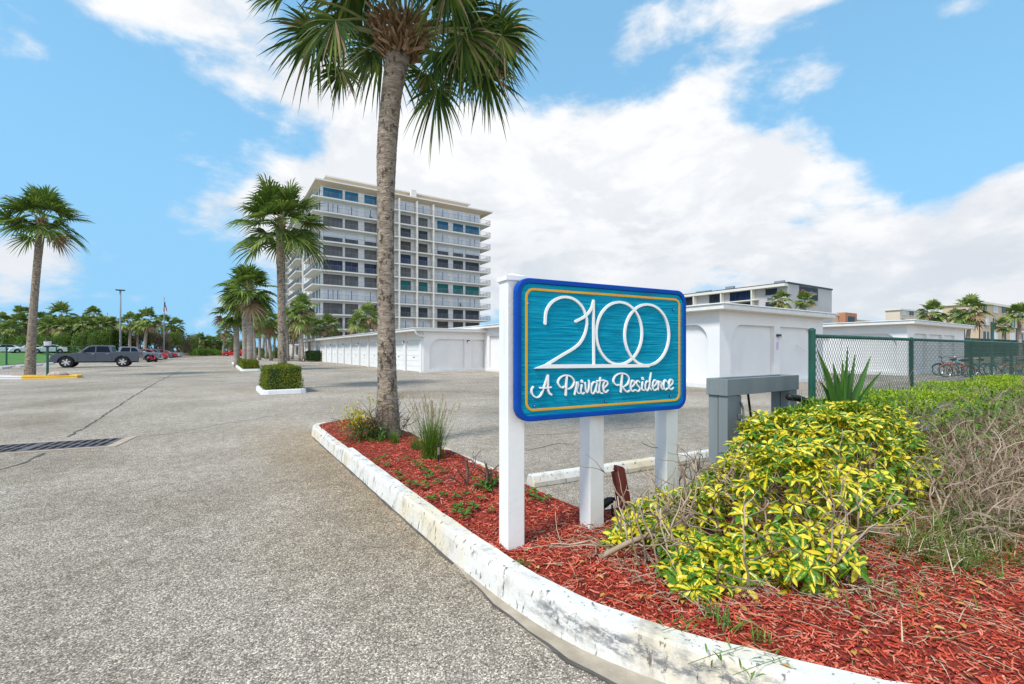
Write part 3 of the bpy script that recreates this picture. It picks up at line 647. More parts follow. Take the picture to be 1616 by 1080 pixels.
# ------------------------------------------------------------ red stake and spotlight
bx_, by_ = at(992, 3.62); t = MB(); top = Vector((*at(975, 3.62), zz(742, 3.62))); bot = Vector((bx_, by_, .10))
t.bar(bot, top, .115, .035, up=(0, 1, .3)); bot2 = top+(top-bot).normalized()*.03+Vector((.02,0,0)); t.bar(top-(top-bot).normalized()*.01, bot2, .085, .034, up=(0,1,.3))
tag(t.build('wooden_stake', m_stake), 'short leaning stake of dark red weathered wood behind the sign post', 'stake')
t = thing('garden_spotlight', 'small black garden spotlight beside the red stake', 'spotlight', (*at(966, 3.62), .15))
m = MB(); m.tube([(0,0,0),(0,0,.12)], .008, 6); m.build('spike', m_black, t)
m = MB(); q = Vector((-.055,.035,.10)); m.tube([(0.02,-.012,.165),(-.02,.012,.155),(-.075,.045,.115),(-.085,.052,.11)], [.018,.03,.036,.03], 10); m.build('lamp_head', m_black, t, smooth=True)

# ------------------------------------------------------------ wheel stops behind the sign
def wheel_stop(a, b, label, group='concrete wheel stops behind the sign', w=.17, h=.125, mat=None):
    a = Vector((a[0],a[1],0)); b = Vector((b[0],b[1],0)); L = (b-a).length; m = MB()
    prof = [(-w/2,0),(w/2,0),(w/2,h*.45),(w/2-.035,h),(-w/2+.035,h),(-w/2,h*.45)]
    m.prism(prof, lambda x,z,t_: Vector((t_, x, z)), 0, L)
    o = m.build('wheel_stop', mat or m_kerb, loc=a, rotz=math.atan2(b.y-a.y, b.x-a.x)); bevel(o, .012)
    return tag(o, label, 'wheel stop', group)
a = Vector((2.90,4.10,0)); dv = Vector((.994,-.113,0))
wheel_stop(a, a+dv*1.83, 'white concrete wheel stop nearest the mulch bed, behind the middle sign post')
wheel_stop(a+dv*1.86, a+dv*3.5, 'white concrete wheel stop reaching behind the grey wooden frame')
wheel_stop(a+dv*3.54, a+dv*5.2, 'white concrete wheel stop mostly hidden behind the variegated shrub')

# ------------------------------------------------------------ grey wooden meter frame
t = thing('meter_frame', 'grey painted wooden frame of two legs and a boxed top beam', 'utility frame', (4.80, 2.96, 0), R(0))
Lf, Wf = 1.62, .265
m = MB()
m.box(0,Lf,-.0,.04,.985,1.175); m.box(0,Lf,Wf-.04,Wf,.985,1.175); m.box(0,.04,.04,Wf-.04,.985,1.175); m.box(Lf-.04,Lf,.04,Wf-.04,.985,1.175); m.box(.04,Lf-.04,.042,Wf-.042,1.02,1.14)
bevel(m.build('top_beam', m_greyw, t), .004)
for x0 in (.02, 1.40):
    m = MB(); m.box(x0, x0+.20 if x0 < 1 else x0+.19, .012, .125, 0, .984); m.box(x0+.004, x0+.188, .133, .25, 0, .984); bevel(m.build('leg', m_greyw, t), .005)
m = MB(); m.box(.222,.33,.03,.20,.2,.975); m.tube([(.33,.02,.62),(.36,.02,.70),(.345,.02,.82),(.30,.02,.9)], .012, 8); m.box(.24,.37,.015,.028,.70,.76)
bevel(m.build('meter_box', m_greyw, t), .004)
m = MB(); m.tube([(.62,.12,.99),(.72,.14,.7),(.85,.16,.35),(.92,.18,.0)], .014, 8); m.build('cable', m_black, t)
# black hoses by the fence corner
t = thing('garden_hose', 'tangle of black hose and cable beside the fence end post', 'hose', (5.75, 2.62, .15))
m = MB(); rr = random.Random(4)
for k in range(7):
    pts = [(rr.uniform(-.35,.35)+.25*math.cos(a_/3+k), rr.uniform(-.08,.08), .45+.28*math.sin(a_/2.2+k)+rr.uniform(-.06,.06)) for a_ in range(9)]
    m.tube(smoothline(pts, 5), .011, 6)
m.tube(smoothline([(-.3,0,.82),(0,.02,.78),(.3,.0,.70),(.5,-.05,.72)],5), .04, 8)
m.build('hose_coil', m_black, t, smooth=True)

# ------------------------------------------------------------ chain-link fence
t = thing('chain_link_fence', 'dark green vinyl chain-link fence with three posts behind the shrubs', 'fence')
fy = 2.60; fx0 = 5.95; sp = 3.28; ztop = 1.67
for k in range(5):
    x = fx0+k*sp; m = MB(); r_ = .038 if k == 0 else .030; zt = ztop+.06 if k == 0 else ztop
    m.tube([(x,fy,0),(x,fy,zt)], r_, 12); 
    m.tube([(x,fy,zt),(x,fy,zt+.02),(x,fy,zt+.035)], [r_*1.12,r_*1.0,r_*.4], 12); m.build('fence_post', m_fence, t, smooth=False)
m = MB(); m.tube([(fx0,fy,ztop),(fx0+4*sp,fy,ztop)], .024, 10); m.build('top_rail', m_fence, t, smooth=True)
m = MB(); zb, zt, cs = .12, ztop+.045, .068; X = fx0+.04; XE = fx0+4*sp; yy = fy-.03; n = 0
while X < XE:                          # zig-zag wires that lean both ways make the diamonds
    pts = []
    z = zb; k = 0
    while z < zt: pts.append((X + (cs/2 if k % 2 else 0), yy + (.002 if k % 2 else -.002), z)); z += cs*.62; k += 1
    m.tube(pts, .0029 if X < 12 else .0030, 3, cap=False)
    pts2 = [(a_-cs/2+ (0 if i_ % 2 == 0 else 0)*0, b_, c_) for i_, (a_, b_, c_) in enumerate([(X+cs/2 + (-cs/2 if i % 2 == 0 else cs/2) - (0), yy+.003, zb+i*cs*.62) for i in range(k)])]
    m.tube([(X - (cs/2 if i % 2 else 0) + cs*1.0*0, yy, zb+i*cs*.62) for i in range(k)], .0029 if X < 12 else .0030, 3, cap=False)
    X += cs
m.build('wire_mesh', m_wire, t)

# ------------------------------------------------------------ plants in the bed
rp = random.Random(21)
def near_branch(mb, p, d, L, r, depth, rr, tips, bend=.35, mi=0):
    pts = [p]; q = Vector(p); dd = d.normalized(); n = 4
    for i in range(n):
        dd = (dd+rdir(rr)*bend).normalized(); q = q+dd*L/n; pts.append(q.copy())
    mb.tube(pts, [r*(1-.45*i/n) for i in range(n+1)], 5, mi)
    tips.append((q, dd))
    if depth > 0:
        for k in range(rr.choice((2,2,3))):
            i = rr.randint(2, n); near_branch(mb, pts[i], (dd+rdir(rr)*.9), L*rr.uniform(.5,.8), r*.6, depth-1, rr, tips, bend, mi)
def whorl(mb, c, axis, rr, n=7, L=.07, W=.026, st=.5):
    ax = axis.normalized(); s = ax.cross(Vector((.3,.2,.9))); s.normalize(); u = ax.cross(s); a0 = rr.random()*6.28
    for k in range(n):
        a = a0+2*math.pi*k/n+rr.uniform(-.2,.2); d = s*math.cos(a)+u*math.sin(a); e = rr.uniform(-.75,.15)
        leafquad(mb, c+d*.008, (d+ax*e), ax, L*rr.uniform(.7,1.15), W*rr.uniform(.8,1.15), uv=True)
def hz_top(x, y):                      # height of the clipped shrub mass above the ground
    a = min(1, max(0, (x*.70-y+.02)/.55)); b = min(1, max(0, (x-2.3)/1.3)); return .28 + .22*a + .27*b*(.35+.65*a)+.05*min(1,max(0,(x-3.6))) + .04*math.sin(x*5+y*3)
def vari(name_label, xr, yr, n, seed, zlo=.16, Lm=1, shape=None):
    rr = random.Random(seed); t = thing('variegated_shrub', name_label, 'shrub', (sum(xr)/2, sum(yr)/2, .15)); o0 = Vector(t.location)
    mb = MB(); k = 0; hubs = []
    while len(hubs) < n/9:
        x, y = rr.uniform(*xr), rr.uniform(*yr)
        if shape(x, y) > 0: hubs.append((x, y))
    while k < n:
        hx, hy = rr.choice(hubs); x, y = hx+rr.gauss(0,.045), hy+rr.gauss(0,.045)
        e = shape(x, y)
        if e <= 0: continue
        zt = hz_top(x, y)*min(1, .35+e*2.2)+.10
        face = 1-min(1, e*3.0); u = rr.random()
        z = zt-abs(rr.gauss(0, .05)) if u > .30+.35*face else rr.uniform(zlo, zt)
        ax = Vector((rr.uniform(-.8,.8)-.45*face, rr.uniform(-.5,.5)-.55*face, .9 if z > zt-.12 else rr.uniform(.0,.6)))
        whorl(mb, Vector((x,y,z))-o0, ax, rr, rr.randint(4,8), .078*Lm*rr.uniform(.55,1.3), .029*Lm); k += 1
    mb.build('foliage', m_vari, t)
    mb = MB(); tips = []
    for k in range(int(n/18)):
        x, y = rr.uniform(*xr), rr.uniform(*yr)
        if shape(x,y) > .03: near_branch(mb, Vector((x,y,.1))-o0, Vector((rr.uniform(-.7,.4), rr.uniform(-.8,.2), 1)), .42, .009, 2, rr, tips)
    mb.build('branches', m_twig, t, smooth=True)
    return t
def s_main(x, y):                      # distance-like inside measure of the footprint
    f = min(x-2.62+ .25*max(0, y-1.6), y-(1.12+.10*max(0,x-3)), 2.5-y, 6.0-x, (x-2.2)+(y-1.0)-.55)
    return f+.06*math.sin(x*9)*math.sin(y*8)
vari('large variegated shrub with bright yellow and green leaves right of the sign', (2.5,6.0), (1.05,2.5), 2100, 31, shape=s_main)
def s_left(x, y): return min(x-2.10, 2.75-x, y-(1.42), 2.30-y, (x-2.0)+(y-1.2)-.42)+.04*math.sin(x*11)
t_l = vari('low sparse variegated shrub with grey branches between the sign posts and the large shrub', (2.1,2.75), (1.4,2.3), 300, 33, shape=s_left)
mb = MB(); a_, b_ = G(946,880,.16), None
x1, y1 = at(1092, 3.0); o0 = Vector(t_l.location)
pth = smoothline([G(946,880,.17), Vector((*at(1000,2.9), zz(853,2.9))), Vector((*at(1050,2.95), zz(838,2.95))), Vector((*at(1092,3.02), zz(812,3.02)))], 6)
mb.tube([p-o0 for p in pth], [.018-.006*i/len(pth) for i in range(len(pth))], 8)
tips = []
for f in (5, 9, 13, 16): near_branch(mb, pth[f]-o0, Vector((rp.uniform(-.3,.5), rp.uniform(-.2,.3), .9)), .3, .007, 1, rp, tips)
for (px, D, py) in ((1015,2.8,905),(1045,2.75,900),(1075,2.7,910),(1102,3.3,800)): near_branch(mb, Vector((*at(px,D), .1))-o0, Vector((-.15,.1,1)), .34, .008, 1, rp, tips, .25)
mb.build('thick_branch', m_twig, t_l, smooth=True)
# bare twiggy hedge further right
rr = random.Random(40)
t = thing('bare_shrub', 'half dead shrub of tangled bare grey twigs along the bed right of the yellow shrub', 'shrub', (6.5,1.6,.1)); o0 = Vector(t.location); mb = MB(); tips = []
for k in range(300):
    x = rr.uniform(4.3, 10.5); y = rr.uniform(.95, 2.0) if x > 5.9 else rr.uniform(.92, 1.12); b = Vector((x, y, rr.uniform(.05,.5) if x > 5.9 else rr.uniform(.05,.25)))
    near_branch(mb, b-o0, Vector((rr.uniform(-.6,.4), rr.uniform(-1.1,.2), rr.uniform(.3,1.1))), rr.uniform(.3,.5), rr.uniform(.004,.010), 2, rr, tips, .45)
mb.build('branches', m_twig, t)
mb = MB()
for k in range(4200):
    x = rr.uniform(4.8, 10.5); y = rr.uniform(1.0, 2.2); z = rr.uniform(.5, 1.0) if rr.random() < .7 else rr.uniform(.12,.5)
    leafquad(mb, Vector((x,y,z))-o0, rdir(rr,-.2), Vector((0,0,1)), rr.uniform(.03,.07), rr.uniform(.015,.03))
mb.build('sparse_leaves', m_grass, t)
t = thing('lime_hedge', 'clipped hedge with bright lime green feathery top in front of the chain-link fence', 'hedge', (9,2,.1)); o0 = Vector(t.location); mb = MB()
for k in range(11000):
    x = 4.9+(rr.random()**1.5)*9.5; lo = 1.55 if x > 6.2 else 1.9; y = rr.uniform(lo, 2.5); z = .93+.004*max(0,x-5.5)+.05*math.sin(x*2.3+y*2)-abs(rr.gauss(0,.045))-.12*(y < lo+.1)
    if x < 6: z -= (6-x)*.05
    for q in range(2): leafquad(mb, Vector((x,y,z))-o0, rdir(rr,.0), Vector((0,0,1)), rr.uniform(.03,.06), rr.uniform(.009,.016))
mb.build('foliage', m_lime, t)
mb = MB(); tips = []
for k in range(120): near_branch(mb, Vector((rr.uniform(5,14), rr.uniform(1.6,2.45), .1))-o0, Vector((rr.uniform(-.3,.3), rr.uniform(-.3,.2), 1)), .55, .008, 1, rr, tips)
mb.build('branches', m_twig, t)
t = thing('green_shrub', 'mid green leafy shrub growing under the fence between palm seedling and yellow shrub', 'shrub', (5.2,2.3,.1)); o0 = Vector(t.location); mb = MB()
for k in range(3800):
    x = rr.uniform(4.9, 6.9); y = rr.uniform(1.85 if x > 5.4 else 2.15, 2.52); z = .90-abs(rr.gauss(0,.06))+.04*math.sin(x*7)
    leafquad(mb, Vector((x,y,z))-o0, rdir(rr,-.1), Vector((0,0,1)), rr.uniform(.03,.065), rr.uniform(.012,.022), rr.choice((0,0,1)))
mb.build('foliage', [m_bushl, m_lime], t)
mb = MB()
for k in range(170):
    x = rr.uniform(5.0,8.2); y = rr.uniform(2.2,2.5); blade(mb, Vector((x,y,.8))-o0, Vector((rr.uniform(-.5,.5), rr.uniform(-.3,.3), 1)), rr.uniform(.2,.42), .009, .25, r=rr)
mb.build('grass_blades', m_grass, t)
# palm seedling with strap leaves
t = thing('palm_seedling', 'young palm with long upright strap leaves in front of the chain-link fence', 'plant', (*at(1330, 5.0), .3)); o0 = Vector(t.location); mb = MB()
for (px, py, dr, W) in ((1290,553,.2,.07),(1300,580,.15,.07),(1315,572,.05,.07),(1338,548,.05,.045),(1330,568,.02,.065),(1350,560,.0,.065),(1341,585,.05,.07),(1375,562,.05,.075),(1392,585,.25,.06),(1294,600,.3,.06),(1310,600,.2,.06),(1362,590,.2,.06),(1322,590,.1,.07)):
    tip = Vector((*at(px, 5.0+rr.uniform(-.25,.2)), zz(py, 5.0))); base = Vector((*at(1330,5.0), .55)); d = tip-base
    vs = []; s = Vector((CT, -ST, 0)); n = 6
    for i in range(n+1):
        u = i/n; q = base+d*u+Vector((0,0,(dr+.12)*d.length*(u*(1-u)))); ww = W*(.55+.9*u*(1-u)*2)*(1-u**4)*.5+.001; dd = Vector((d.x,d.y,0)).cross(Vector((0,0,1))); sv = (s*.8+Vector((0,0,-.5 if px > 1330 else .5))*abs(d.x)*.5).normalized()
        ww *= 1.1; vs += [tuple(q-sv*ww-o0), tuple(q-o0+Vector((ST,CT,0))*.008), tuple(q+sv*ww-o0)]
    mb.add(vs, [f for i in range(n) for f in ((3*i,3*i+1,3*i+4,3*i+3),(3*i+1,3*i+2,3*i+5,3*i+4))])
mb.build('leaves', leaf('strap_leaf', (.03,.09,.015), (.06,.16,.03), (.12,.25,.04), .2), t)
# grass at the foot of the shrubs
mb = MB()
for k in range(6500):
    x = rr.uniform(2.6, 7.5); y = rr.uniform(.62, 1.5)
    if rr.random() < .35: x = rr.uniform(3.6, 6.0); y = rr.uniform(.75, 1.15)
    if x < 3.6 and rr.random() < .75: continue
    blade(mb, Vector((x,y,zm(x,y))), Vector((rr.uniform(-1,.6), rr.uniform(-1,.4), rr.uniform(.3,1.2))), rr.uniform(.08,.26), rr.uniform(.004,.008), rr.uniform(.1,.5), r=rr, mi=0 if rr.random() < .7 else 1)
tag(mb.build('grass', [m_grass, m_straw]), 'rough green grass mixed with dry straw at the foot of the shrubs', 'grass', kind='stuff')
def sprig(name, label, base_px, D, n, L, mat, group=None, cat='weed', z=.16, spread=.8, wd=.007, creep=()):
    x, y = at(base_px, D); mb = MB()
    for k in range(n): blade(mb, Vector((rr.uniform(-.05,.05), rr.uniform(-.05,.05), 0)), Vector((rr.uniform(-spread,spread), rr.uniform(-spread,spread), 1)), L*rr.uniform(.5,1), wd, .3, r=rr)
    o = mb.build(name, mat, loc=(x,y,z)); return tag(o, label, cat, group)
for (px, D, lab) in ((1085,2.42,'grassy weed growing at the left foot of the variegated shrub'),(1150,2.2,'grassy weed creeping towards the kerb below the yellow shrub'),(1200,2.1,'grassy weed sprig by the kerb bend right of the others'),(1130,2.3,'tuft of thin green grass under the lowest yellow leaves')):
    sprig('grass_tuft', lab, px, D, 26, .13, m_grass)
for (px, py, lab) in ((1130,1035,'green runner sprig lying across the white kerb top'),(1200,1052,'small green sprig on the kerb at the bottom edge'),(1085,985,'small creeping sprig at the kerb edge in front of the mulch')):
    p = G(px, py, .19); mb = MB()
    for k in range(12):
        q = Vector((rr.uniform(-.13,.13), rr.uniform(-.05,.05), 0)); leafquad(mb, q, Vector((rr.uniform(-1,1), rr.uniform(-1,1), .5)), Vector((0,0,1)), .05, .009)
    mb.tube([(-.15,.03,.004),(0,0,.008),(.15,-.03,.004)], .0018, 4); tag(mb.build('creeping_weed', m_grass, loc=p), lab, 'weed')
sprig('grass_tuft', 'small round clump of fine green grass between sign post and kerb', 822, 2.84, 70, .07, m_grass, wd=.004)
# strip plants: ornamental grass, shrub by the palm, stubs, weeds, path light
x, y = at(682, 5.7); t = thing('ornamental_grass', 'tall tuft of ornamental grass with pale feathery seed heads', 'grass', (x,y,.14)); mb = MB()
for k in range(420): blade(mb, Vector((rr.gauss(0,.05), rr.gauss(0,.05), 0)), Vector((rr.gauss(0,.28), rr.gauss(0,.28), 1)), rr.uniform(.35,.85), .009, rr.uniform(.05,.35), r=rr)
mb.build('blades', m_grass, t)
mb = MB()
for k in range(34):
    d = Vector((rr.gauss(0,.24), rr.gauss(0,.22), 1)).normalized(); L = rr.uniform(.6,.85); mb.tube([(0,0,.1), tuple(d*L*.8)], .0018, 3)
    for j in range(26): blade(mb, d*L*(.78+.22*j/26), d+rdir(rr)*.6, .05, .007, 0, 1, r=rr)
mb.build('seed_heads', m_straw, t)
for (px, D, n, L, lab) in ((622,6.6,120,.36,'low green grass tuft at the foot of the tall palm trunk'),(656,6.2,110,.30,'low green grass clump between the palm trunk and the tall ornamental grass'),(600,6.7,50,.25,'thin grass tuft just left of the tall palm trunk')):
    sprig('grass_tuft', lab, px, D, n, L, m_grass, spread=.35, z=.13)
x, y = at(692, 5.45); t = thing('path_light', 'short solar path light with silver top beside the ornamental grass', 'garden light', (x,y,.13))
m = MB(); m.tube([(0,0,0),(0,0,.12)], .010, 8); m.build('spike', m_black, t)
m = MB(); m.tube([(0,0,.12),(0,0,.21)], .014, 10); m.build('lamp_tube', m_silver, t)
m = MB(); m.tube([(0,0,.212),(0,0,.222),(0,0,.23)], [.028,.028,.012], 12); m.build('cap', m_black, t)
x, y = at(585, 6.9); t = thing('variegated_shrub', 'small half bare shrub with yellow and dark green leaves left of the tall palm trunk', 'shrub', (x,y,.13)); mb = MB(); tips = []
for k in range(26): near_branch(mb, Vector((rr.uniform(-.25,.5), rr.uniform(-.15,.15), 0)), Vector((rr.uniform(-.5,.5), rr.uniform(-.4,.4), 1)), .42, .008, 2, rr, tips, .4)
mb.build('branches', m_twigd, t, smooth=True)
mb = MB()
for k in range(900):
    c = Vector((rr.gauss(0,.20), rr.gauss(0,.14), abs(rr.gauss(.14,.10)))); leafquad(mb, c, rdir(rr,-.1), Vector((0,0,1)), rr.uniform(.04,.07), .022, 0)
for k in range(260):
    c = Vector((rr.gauss(-.22,.10), rr.gauss(0,.12), rr.uniform(.22,.48))); leafquad(mb, c, rdir(rr,-.1), Vector((0,0,1)), rr.uniform(.04,.07), .022, 1)
for k in range(70):
    c = Vector((rr.gauss(.1,.3), rr.gauss(0,.12), rr.uniform(.45,.72))); leafquad(mb, c, rdir(rr,-.1), Vector((0,0,1)), .05, .02, 1)
mb.build('foliage', [m_green, m_yleaf], t)
for (px, D, h, n, lab) in ((737,4.45,.42,3,'dark pruned woody stub standing alone in the mulch left of the sign post'),(768,4.35,.40,5,'pruned stub with bare forks and a few leaves just left of the sign post')):
    x, y = at(px, D); t = thing('pruned_stub', lab, 'plant stub', (x,y,.13)); mb = MB(); tips = []
    mb.tube([(0,0,0),(.01,0,h*.5),(-.01,0,h*.72)], [.016,.014,.012], 6)
    for k in range(n): near_branch(mb, Vector((rr.uniform(-.05,.05), 0, rr.uniform(.0,.2))), Vector((rr.uniform(-.7,.7), rr.uniform(-.3,.3), 1)), h*.55, .007, 1, rr, tips, .3)
    mb.build('branches', m_twigd, t)
    if n == 5:
        mb = MB()
        for k in range(150): leafquad(mb, Vector((rr.gauss(.02,.08), rr.gauss(0,.06), abs(rr.gauss(.06,.06)))), rdir(rr,0), Vector((0,0,1)), .05, .02)
        mb.build('foliage', m_green, t)
mb = MB()
for k in range(120): blade(mb, Vector((rr.gauss(0,.06), rr.gauss(0,.05), 0)), Vector((rr.uniform(-1,1), rr.uniform(-1,1), .35)), .12, .006, .2, r=rr)
x, y = at(748, 4.2); tag(mb.build('dry_grass_clump', m_straw, loc=(x,y,.15)), 'clump of dead straw-coloured grass between the two pruned stubs', 'grass')
mbw = MB()
for k in range(7):
    a = k*.9; d = Vector((math.cos(a), math.sin(a), .25)); leafquad(mbw, d*.012+Vector((0,0,.01+.01*(k % 3))), d, Vector((0,0,1)), .038, .036)
proto = mbw.build('weed', m_green); tag(proto, 'small round-leaved green weed sprouting from the red mulch', 'weed', 'round-leaved weeds scattered over the red mulch')
spots = [(527,672),(548,668),(605,724),(598,733),(610,738),(627,750),(632,758),(641,728),(655,737),(663,744),(672,752),(676,760),(690,745),(699,752),(655,778),(700,790),(648,800),(720,812),(706,826),(712,818),(735,792),(742,806),(747,812),(760,800),(768,786),(780,770),(757,778),(690,770),(838,790),(845,800),(856,802),(866,796),(622,775),(585,728),(720,795),(683,816),(775,816)]
for i, (px, py) in enumerate(spots):
    p = G(px, py, .15)
    if p.x < 1.60: p.x = 1.60+.03*(i % 4)
    p.z = zm(p.x, p.y)+.01
    o = proto if i == 0 else proto.copy()
    if i: COL.objects.link(o)
    o.location = p; o.rotation_euler.z = i*1.3; s_ = rr.uniform(.7,1.5)*(1 if p.y < 5 else .9); o.scale = (s_, s_, s_)
# ------------------------------------------------------------ palms
def crown(rr, n=34, Rr=2.1, leaflets=30, seg=3, wl=.05, etop=84, elow=-52, droop=.42, pet=True, dead=0.06, fold=.3, lf=.56):
    """fan fronds on arching stalks; returns MB with slots 0 leaf, 1 stalk, 2 dead leaf"""
    mb = MB()
    for k in range(n):
        f = (k+.5)/n; a = k*2.39996+rr.uniform(-.25,.25); e = R(etop+(elow-etop)*f**1.05+rr.uniform(-9,9))
        d = Vector((math.cos(a)*math.cos(e), math.sin(a)*math.cos(e), math.sin(e)))
        Lp = Rr*rr.uniform(.36,.60); p0 = Vector((0,0,-.12*f*Rr)); pts = [p0]
        sag = (.05+.16*(1-abs(math.sin(e))))*Lp
        for i in range(1, 5): u = i/4; pts.append(p0+d*Lp*u+Vector((0,0,-sag*u*u)))
        if pet: mb.tube(pts, [.018*Rr/2,.014*Rr/2,.012*Rr/2,.010*Rr/2,.008*Rr/2], 4, 1)
        T = (pts[-1]-pts[-2]).normalized(); S = T.cross(Vector((0,0,1)))
        if S.length < .1: S = Vector((math.sin(a), -math.cos(a), 0))
        S.normalize(); S = (S+Vector((0,0,rr.uniform(-.6,.6)))).normalized(); Nn = S.cross(T); Nn = Nn if Nn.z > 0 else -Nn
        S = T.cross(Nn).normalized(); E = pts[-1]; Lf = Rr*lf*rr.uniform(.85,1.15); mi = 2 if (f > .72 and rr.random() < dead*4) else 0
        dr = droop*rr.uniform(.6,1.3)
        for j in range(leaflets):
            ph = R(-118+236*(j+.5)/leaflets+rr.uniform(-2.5,2.5)); dd = (T*math.cos(ph)+S*math.sin(ph)+Nn*(fold*abs(math.sin(ph))-.05)).normalized()
            L = Lf*(.66+.34*math.cos(ph*.75))*rr.uniform(.86,1.08); sv = dd.cross(Nn).normalized(); vs = []
            for i in range(seg+1):
                u = i/seg; q = E+T*(-.06*Rr*.0)+dd*L*u; q.z -= dr*L*u**3.2
                ww = wl*(.18+1.0*min(1,u/.38))*(1 if u < .5 else (1-(u-.5)/.5)**.8) if i < seg else .0006
                tw = sv*ww*.5+Nn*ww*.18*(1 if j % 2 else -1); vs += [tuple(q-tw), tuple(q+tw)]
            mb.add(vs, [(2*i,2*i+1,2*i+3,2*i+2) for i in range(seg)], mi)
    return mb
def boots(rr, r, h, n=46, L=.26, flare=0, cr=.9):
    mb = MB()
    for k in range(n):
        a = k*2.39996; z = -h+h*(k/n)*1.0; o = Vector((math.cos(a), math.sin(a), 0)); s = Vector((-o.y, o.x, 0))
        d = (Vector((0,0,1))*(.85-.3*flare)+o*(.45+.35*k/n+flare*.55)+s*rr.uniform(-cr,cr)).normalized(); p = o*r*(.85+flare*.9*k/n)+Vector((0,0,z)); q = p+d*L*rr.uniform(.7,1.15)
        w_ = rr.uniform(.016,.034)*r/.16; k_ = 4; pts = [p, p.lerp(q,.5)-o*.01, q]; mb.bar(p, pts[1], w_*1.7, .02, up=tuple(o)); mb.bar(pts[1], q+s*rr.uniform(-.05,.05), w_*1.1, .016, up=tuple(o))
    return mb
def trunk(rr, path, rad, n=14, rings=60, jit=.02):
    P = smoothline(path, max(2, rings//(len(path)-1))); k = len(P)
    rs = []
    for i in range(k):
        u = i/(k-1)*(len(rad)-1); j = min(int(u), len(rad)-2); rs.append((rad[j]+(rad[j+1]-rad[j])*(u-j))*(1+rr.uniform(-jit,jit)+ (jit if i % 2 else 0)))
    mb = MB(); mb.tube(P, rs, n); return mb
FR = [m_frond, m_petiole, m_dead]
def palm(label, px, D, zc, lean, Rr, rad, name='palm_tree', rr=None, base_z=0, n=34, leaflets=28, seg=3, wl=.06, far=False, group=None, mats=None, lit=None, ring=40, **kw):
    rr = rr or random.Random(int(px*7+D)); x, y = at(px, D) if not lit else lit
    t = thing(name, label, 'palm tree', (x,y,base_z), 0, group); H = zc-base_z
    lx, ly = lean; pth = [(0,0,0),(lx*.2,ly*.2,H*.3),(lx*.55,ly*.55,H*.65),(lx,ly,H-.05*Rr)]
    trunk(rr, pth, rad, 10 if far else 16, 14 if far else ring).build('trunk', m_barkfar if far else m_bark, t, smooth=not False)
    mats = mats or FR
    c = crown(rr, n, Rr, leaflets, seg, wl, **kw).build('crown', mats, t); c.location = (lx,ly,H)
    b = boots(rr, rad[-1]*1.15, .5*Rr/2.1, 22 if far else 60, .16*Rr/2.1).build('leaf_bases', m_boot, t); b.location = (lx,ly,H+.05)
    return t
# the tall one in front, its trunk traced point by point at its own distance
DN = 7.1; rr = random.Random(5); x0, y0 = at(612, DN); t = thing('palm_tree', 'tall cabbage palm with thick speckled trunk rising from the mulch bed before the tower', 'palm tree', (x0,y0,.08))
def rel(px, py): x, y = at(px, DN); return (x-x0, y-y0, zz(py, DN)-.08)
pts = [(612,700),(612,660),(611,600),(610,530),(609,460),(609,390),(609,320),(610,250),(613,200),(618,150),(624,112),(630,80)]
wid = [52,44,36,33,32,31,32,37,38,38,42,46]
trunk(rr, [rel(*p) for p in pts], [w_/2/FPX*DN*.82 for w_ in wid], 28, 170, .012).build('trunk', m_bark, t, smooth=True)
cx, cy, cz = rel(640, 40)
bo = boots(rr, .21, .50, 260, .26, .8, 1.6).build('leaf_bases', m_boot, t); bo.location = (rel(632,70)[0], rel(632,70)[1], cz-.02)
c = crown(rr, 22, 2.2, 44, 5, .045, etop=84, elow=12, droop=.5, fold=.34, dead=.0, lf=.52).build('crown', [m_frondn, m_petiole, m_dead], t); c.location = (cx,cy,cz+.15)
# the lower fans, each where it hangs round the trunk
mb = MB(); Rv = Vector((CT,-ST,0)); Fv = Vector((ST,CT,0)); base = Vector(rel(632, 62))
def fan(px, py, dof, tx, ty, size, n=42, tz=0.0, spread=105):
    E = Vector(rel(px, py))+Fv*dof; mb.tube(smoothline([tuple(base+(E-base)*.12), tuple(base+(E-base)*.55+Vector((0,0,.14))), tuple(E)], 4), [.022]*4+[.016]*4+[.010], 5, 1)
    T = (Rv*tx+Vector((0,0,-ty))+Fv*tz).normalized(); S = (T.cross(Fv)+Fv*rr.uniform(-.5,.5)).normalized(); Nn = S.cross(T).normalized(); S = T.cross(Nn).normalized()
    if Nn.dot(Fv) > 0: Nn = -Nn
    for j in range(n):
        ph = R(-spread+2*spread*(j+.5)/n+rr.uniform(-4,4)); dd = (T*math.cos(ph)+S*math.sin(ph)+Nn*(.28*abs(math.sin(ph))+rr.uniform(-.12,.12))).normalized(); L = size*(.62+.38*math.cos(ph*.8))*rr.uniform(.68,1.12); sv = dd.cross(Nn).normalized(); vs = []; dj = rr.uniform(.15,.6)
        for i in range(6):
            u = i/5; q = E+dd*L*u; q.z -= dj*L*u**2.8; ww = .031*(.2+min(1,u/.35))*(1 if u < .5 else (1-(u-.5)/.5)**.8) if i < 5 else .0006; tw = sv*ww*.5+Nn*ww*.2*(1 if j % 2 else -1); vs += [tuple(q-tw), tuple(q+tw)]
        mb.add(vs, [(2*i,2*i+1,2*i+3,2*i+2) for i in range(5)], 2 if rr.random() < .09 else 0)
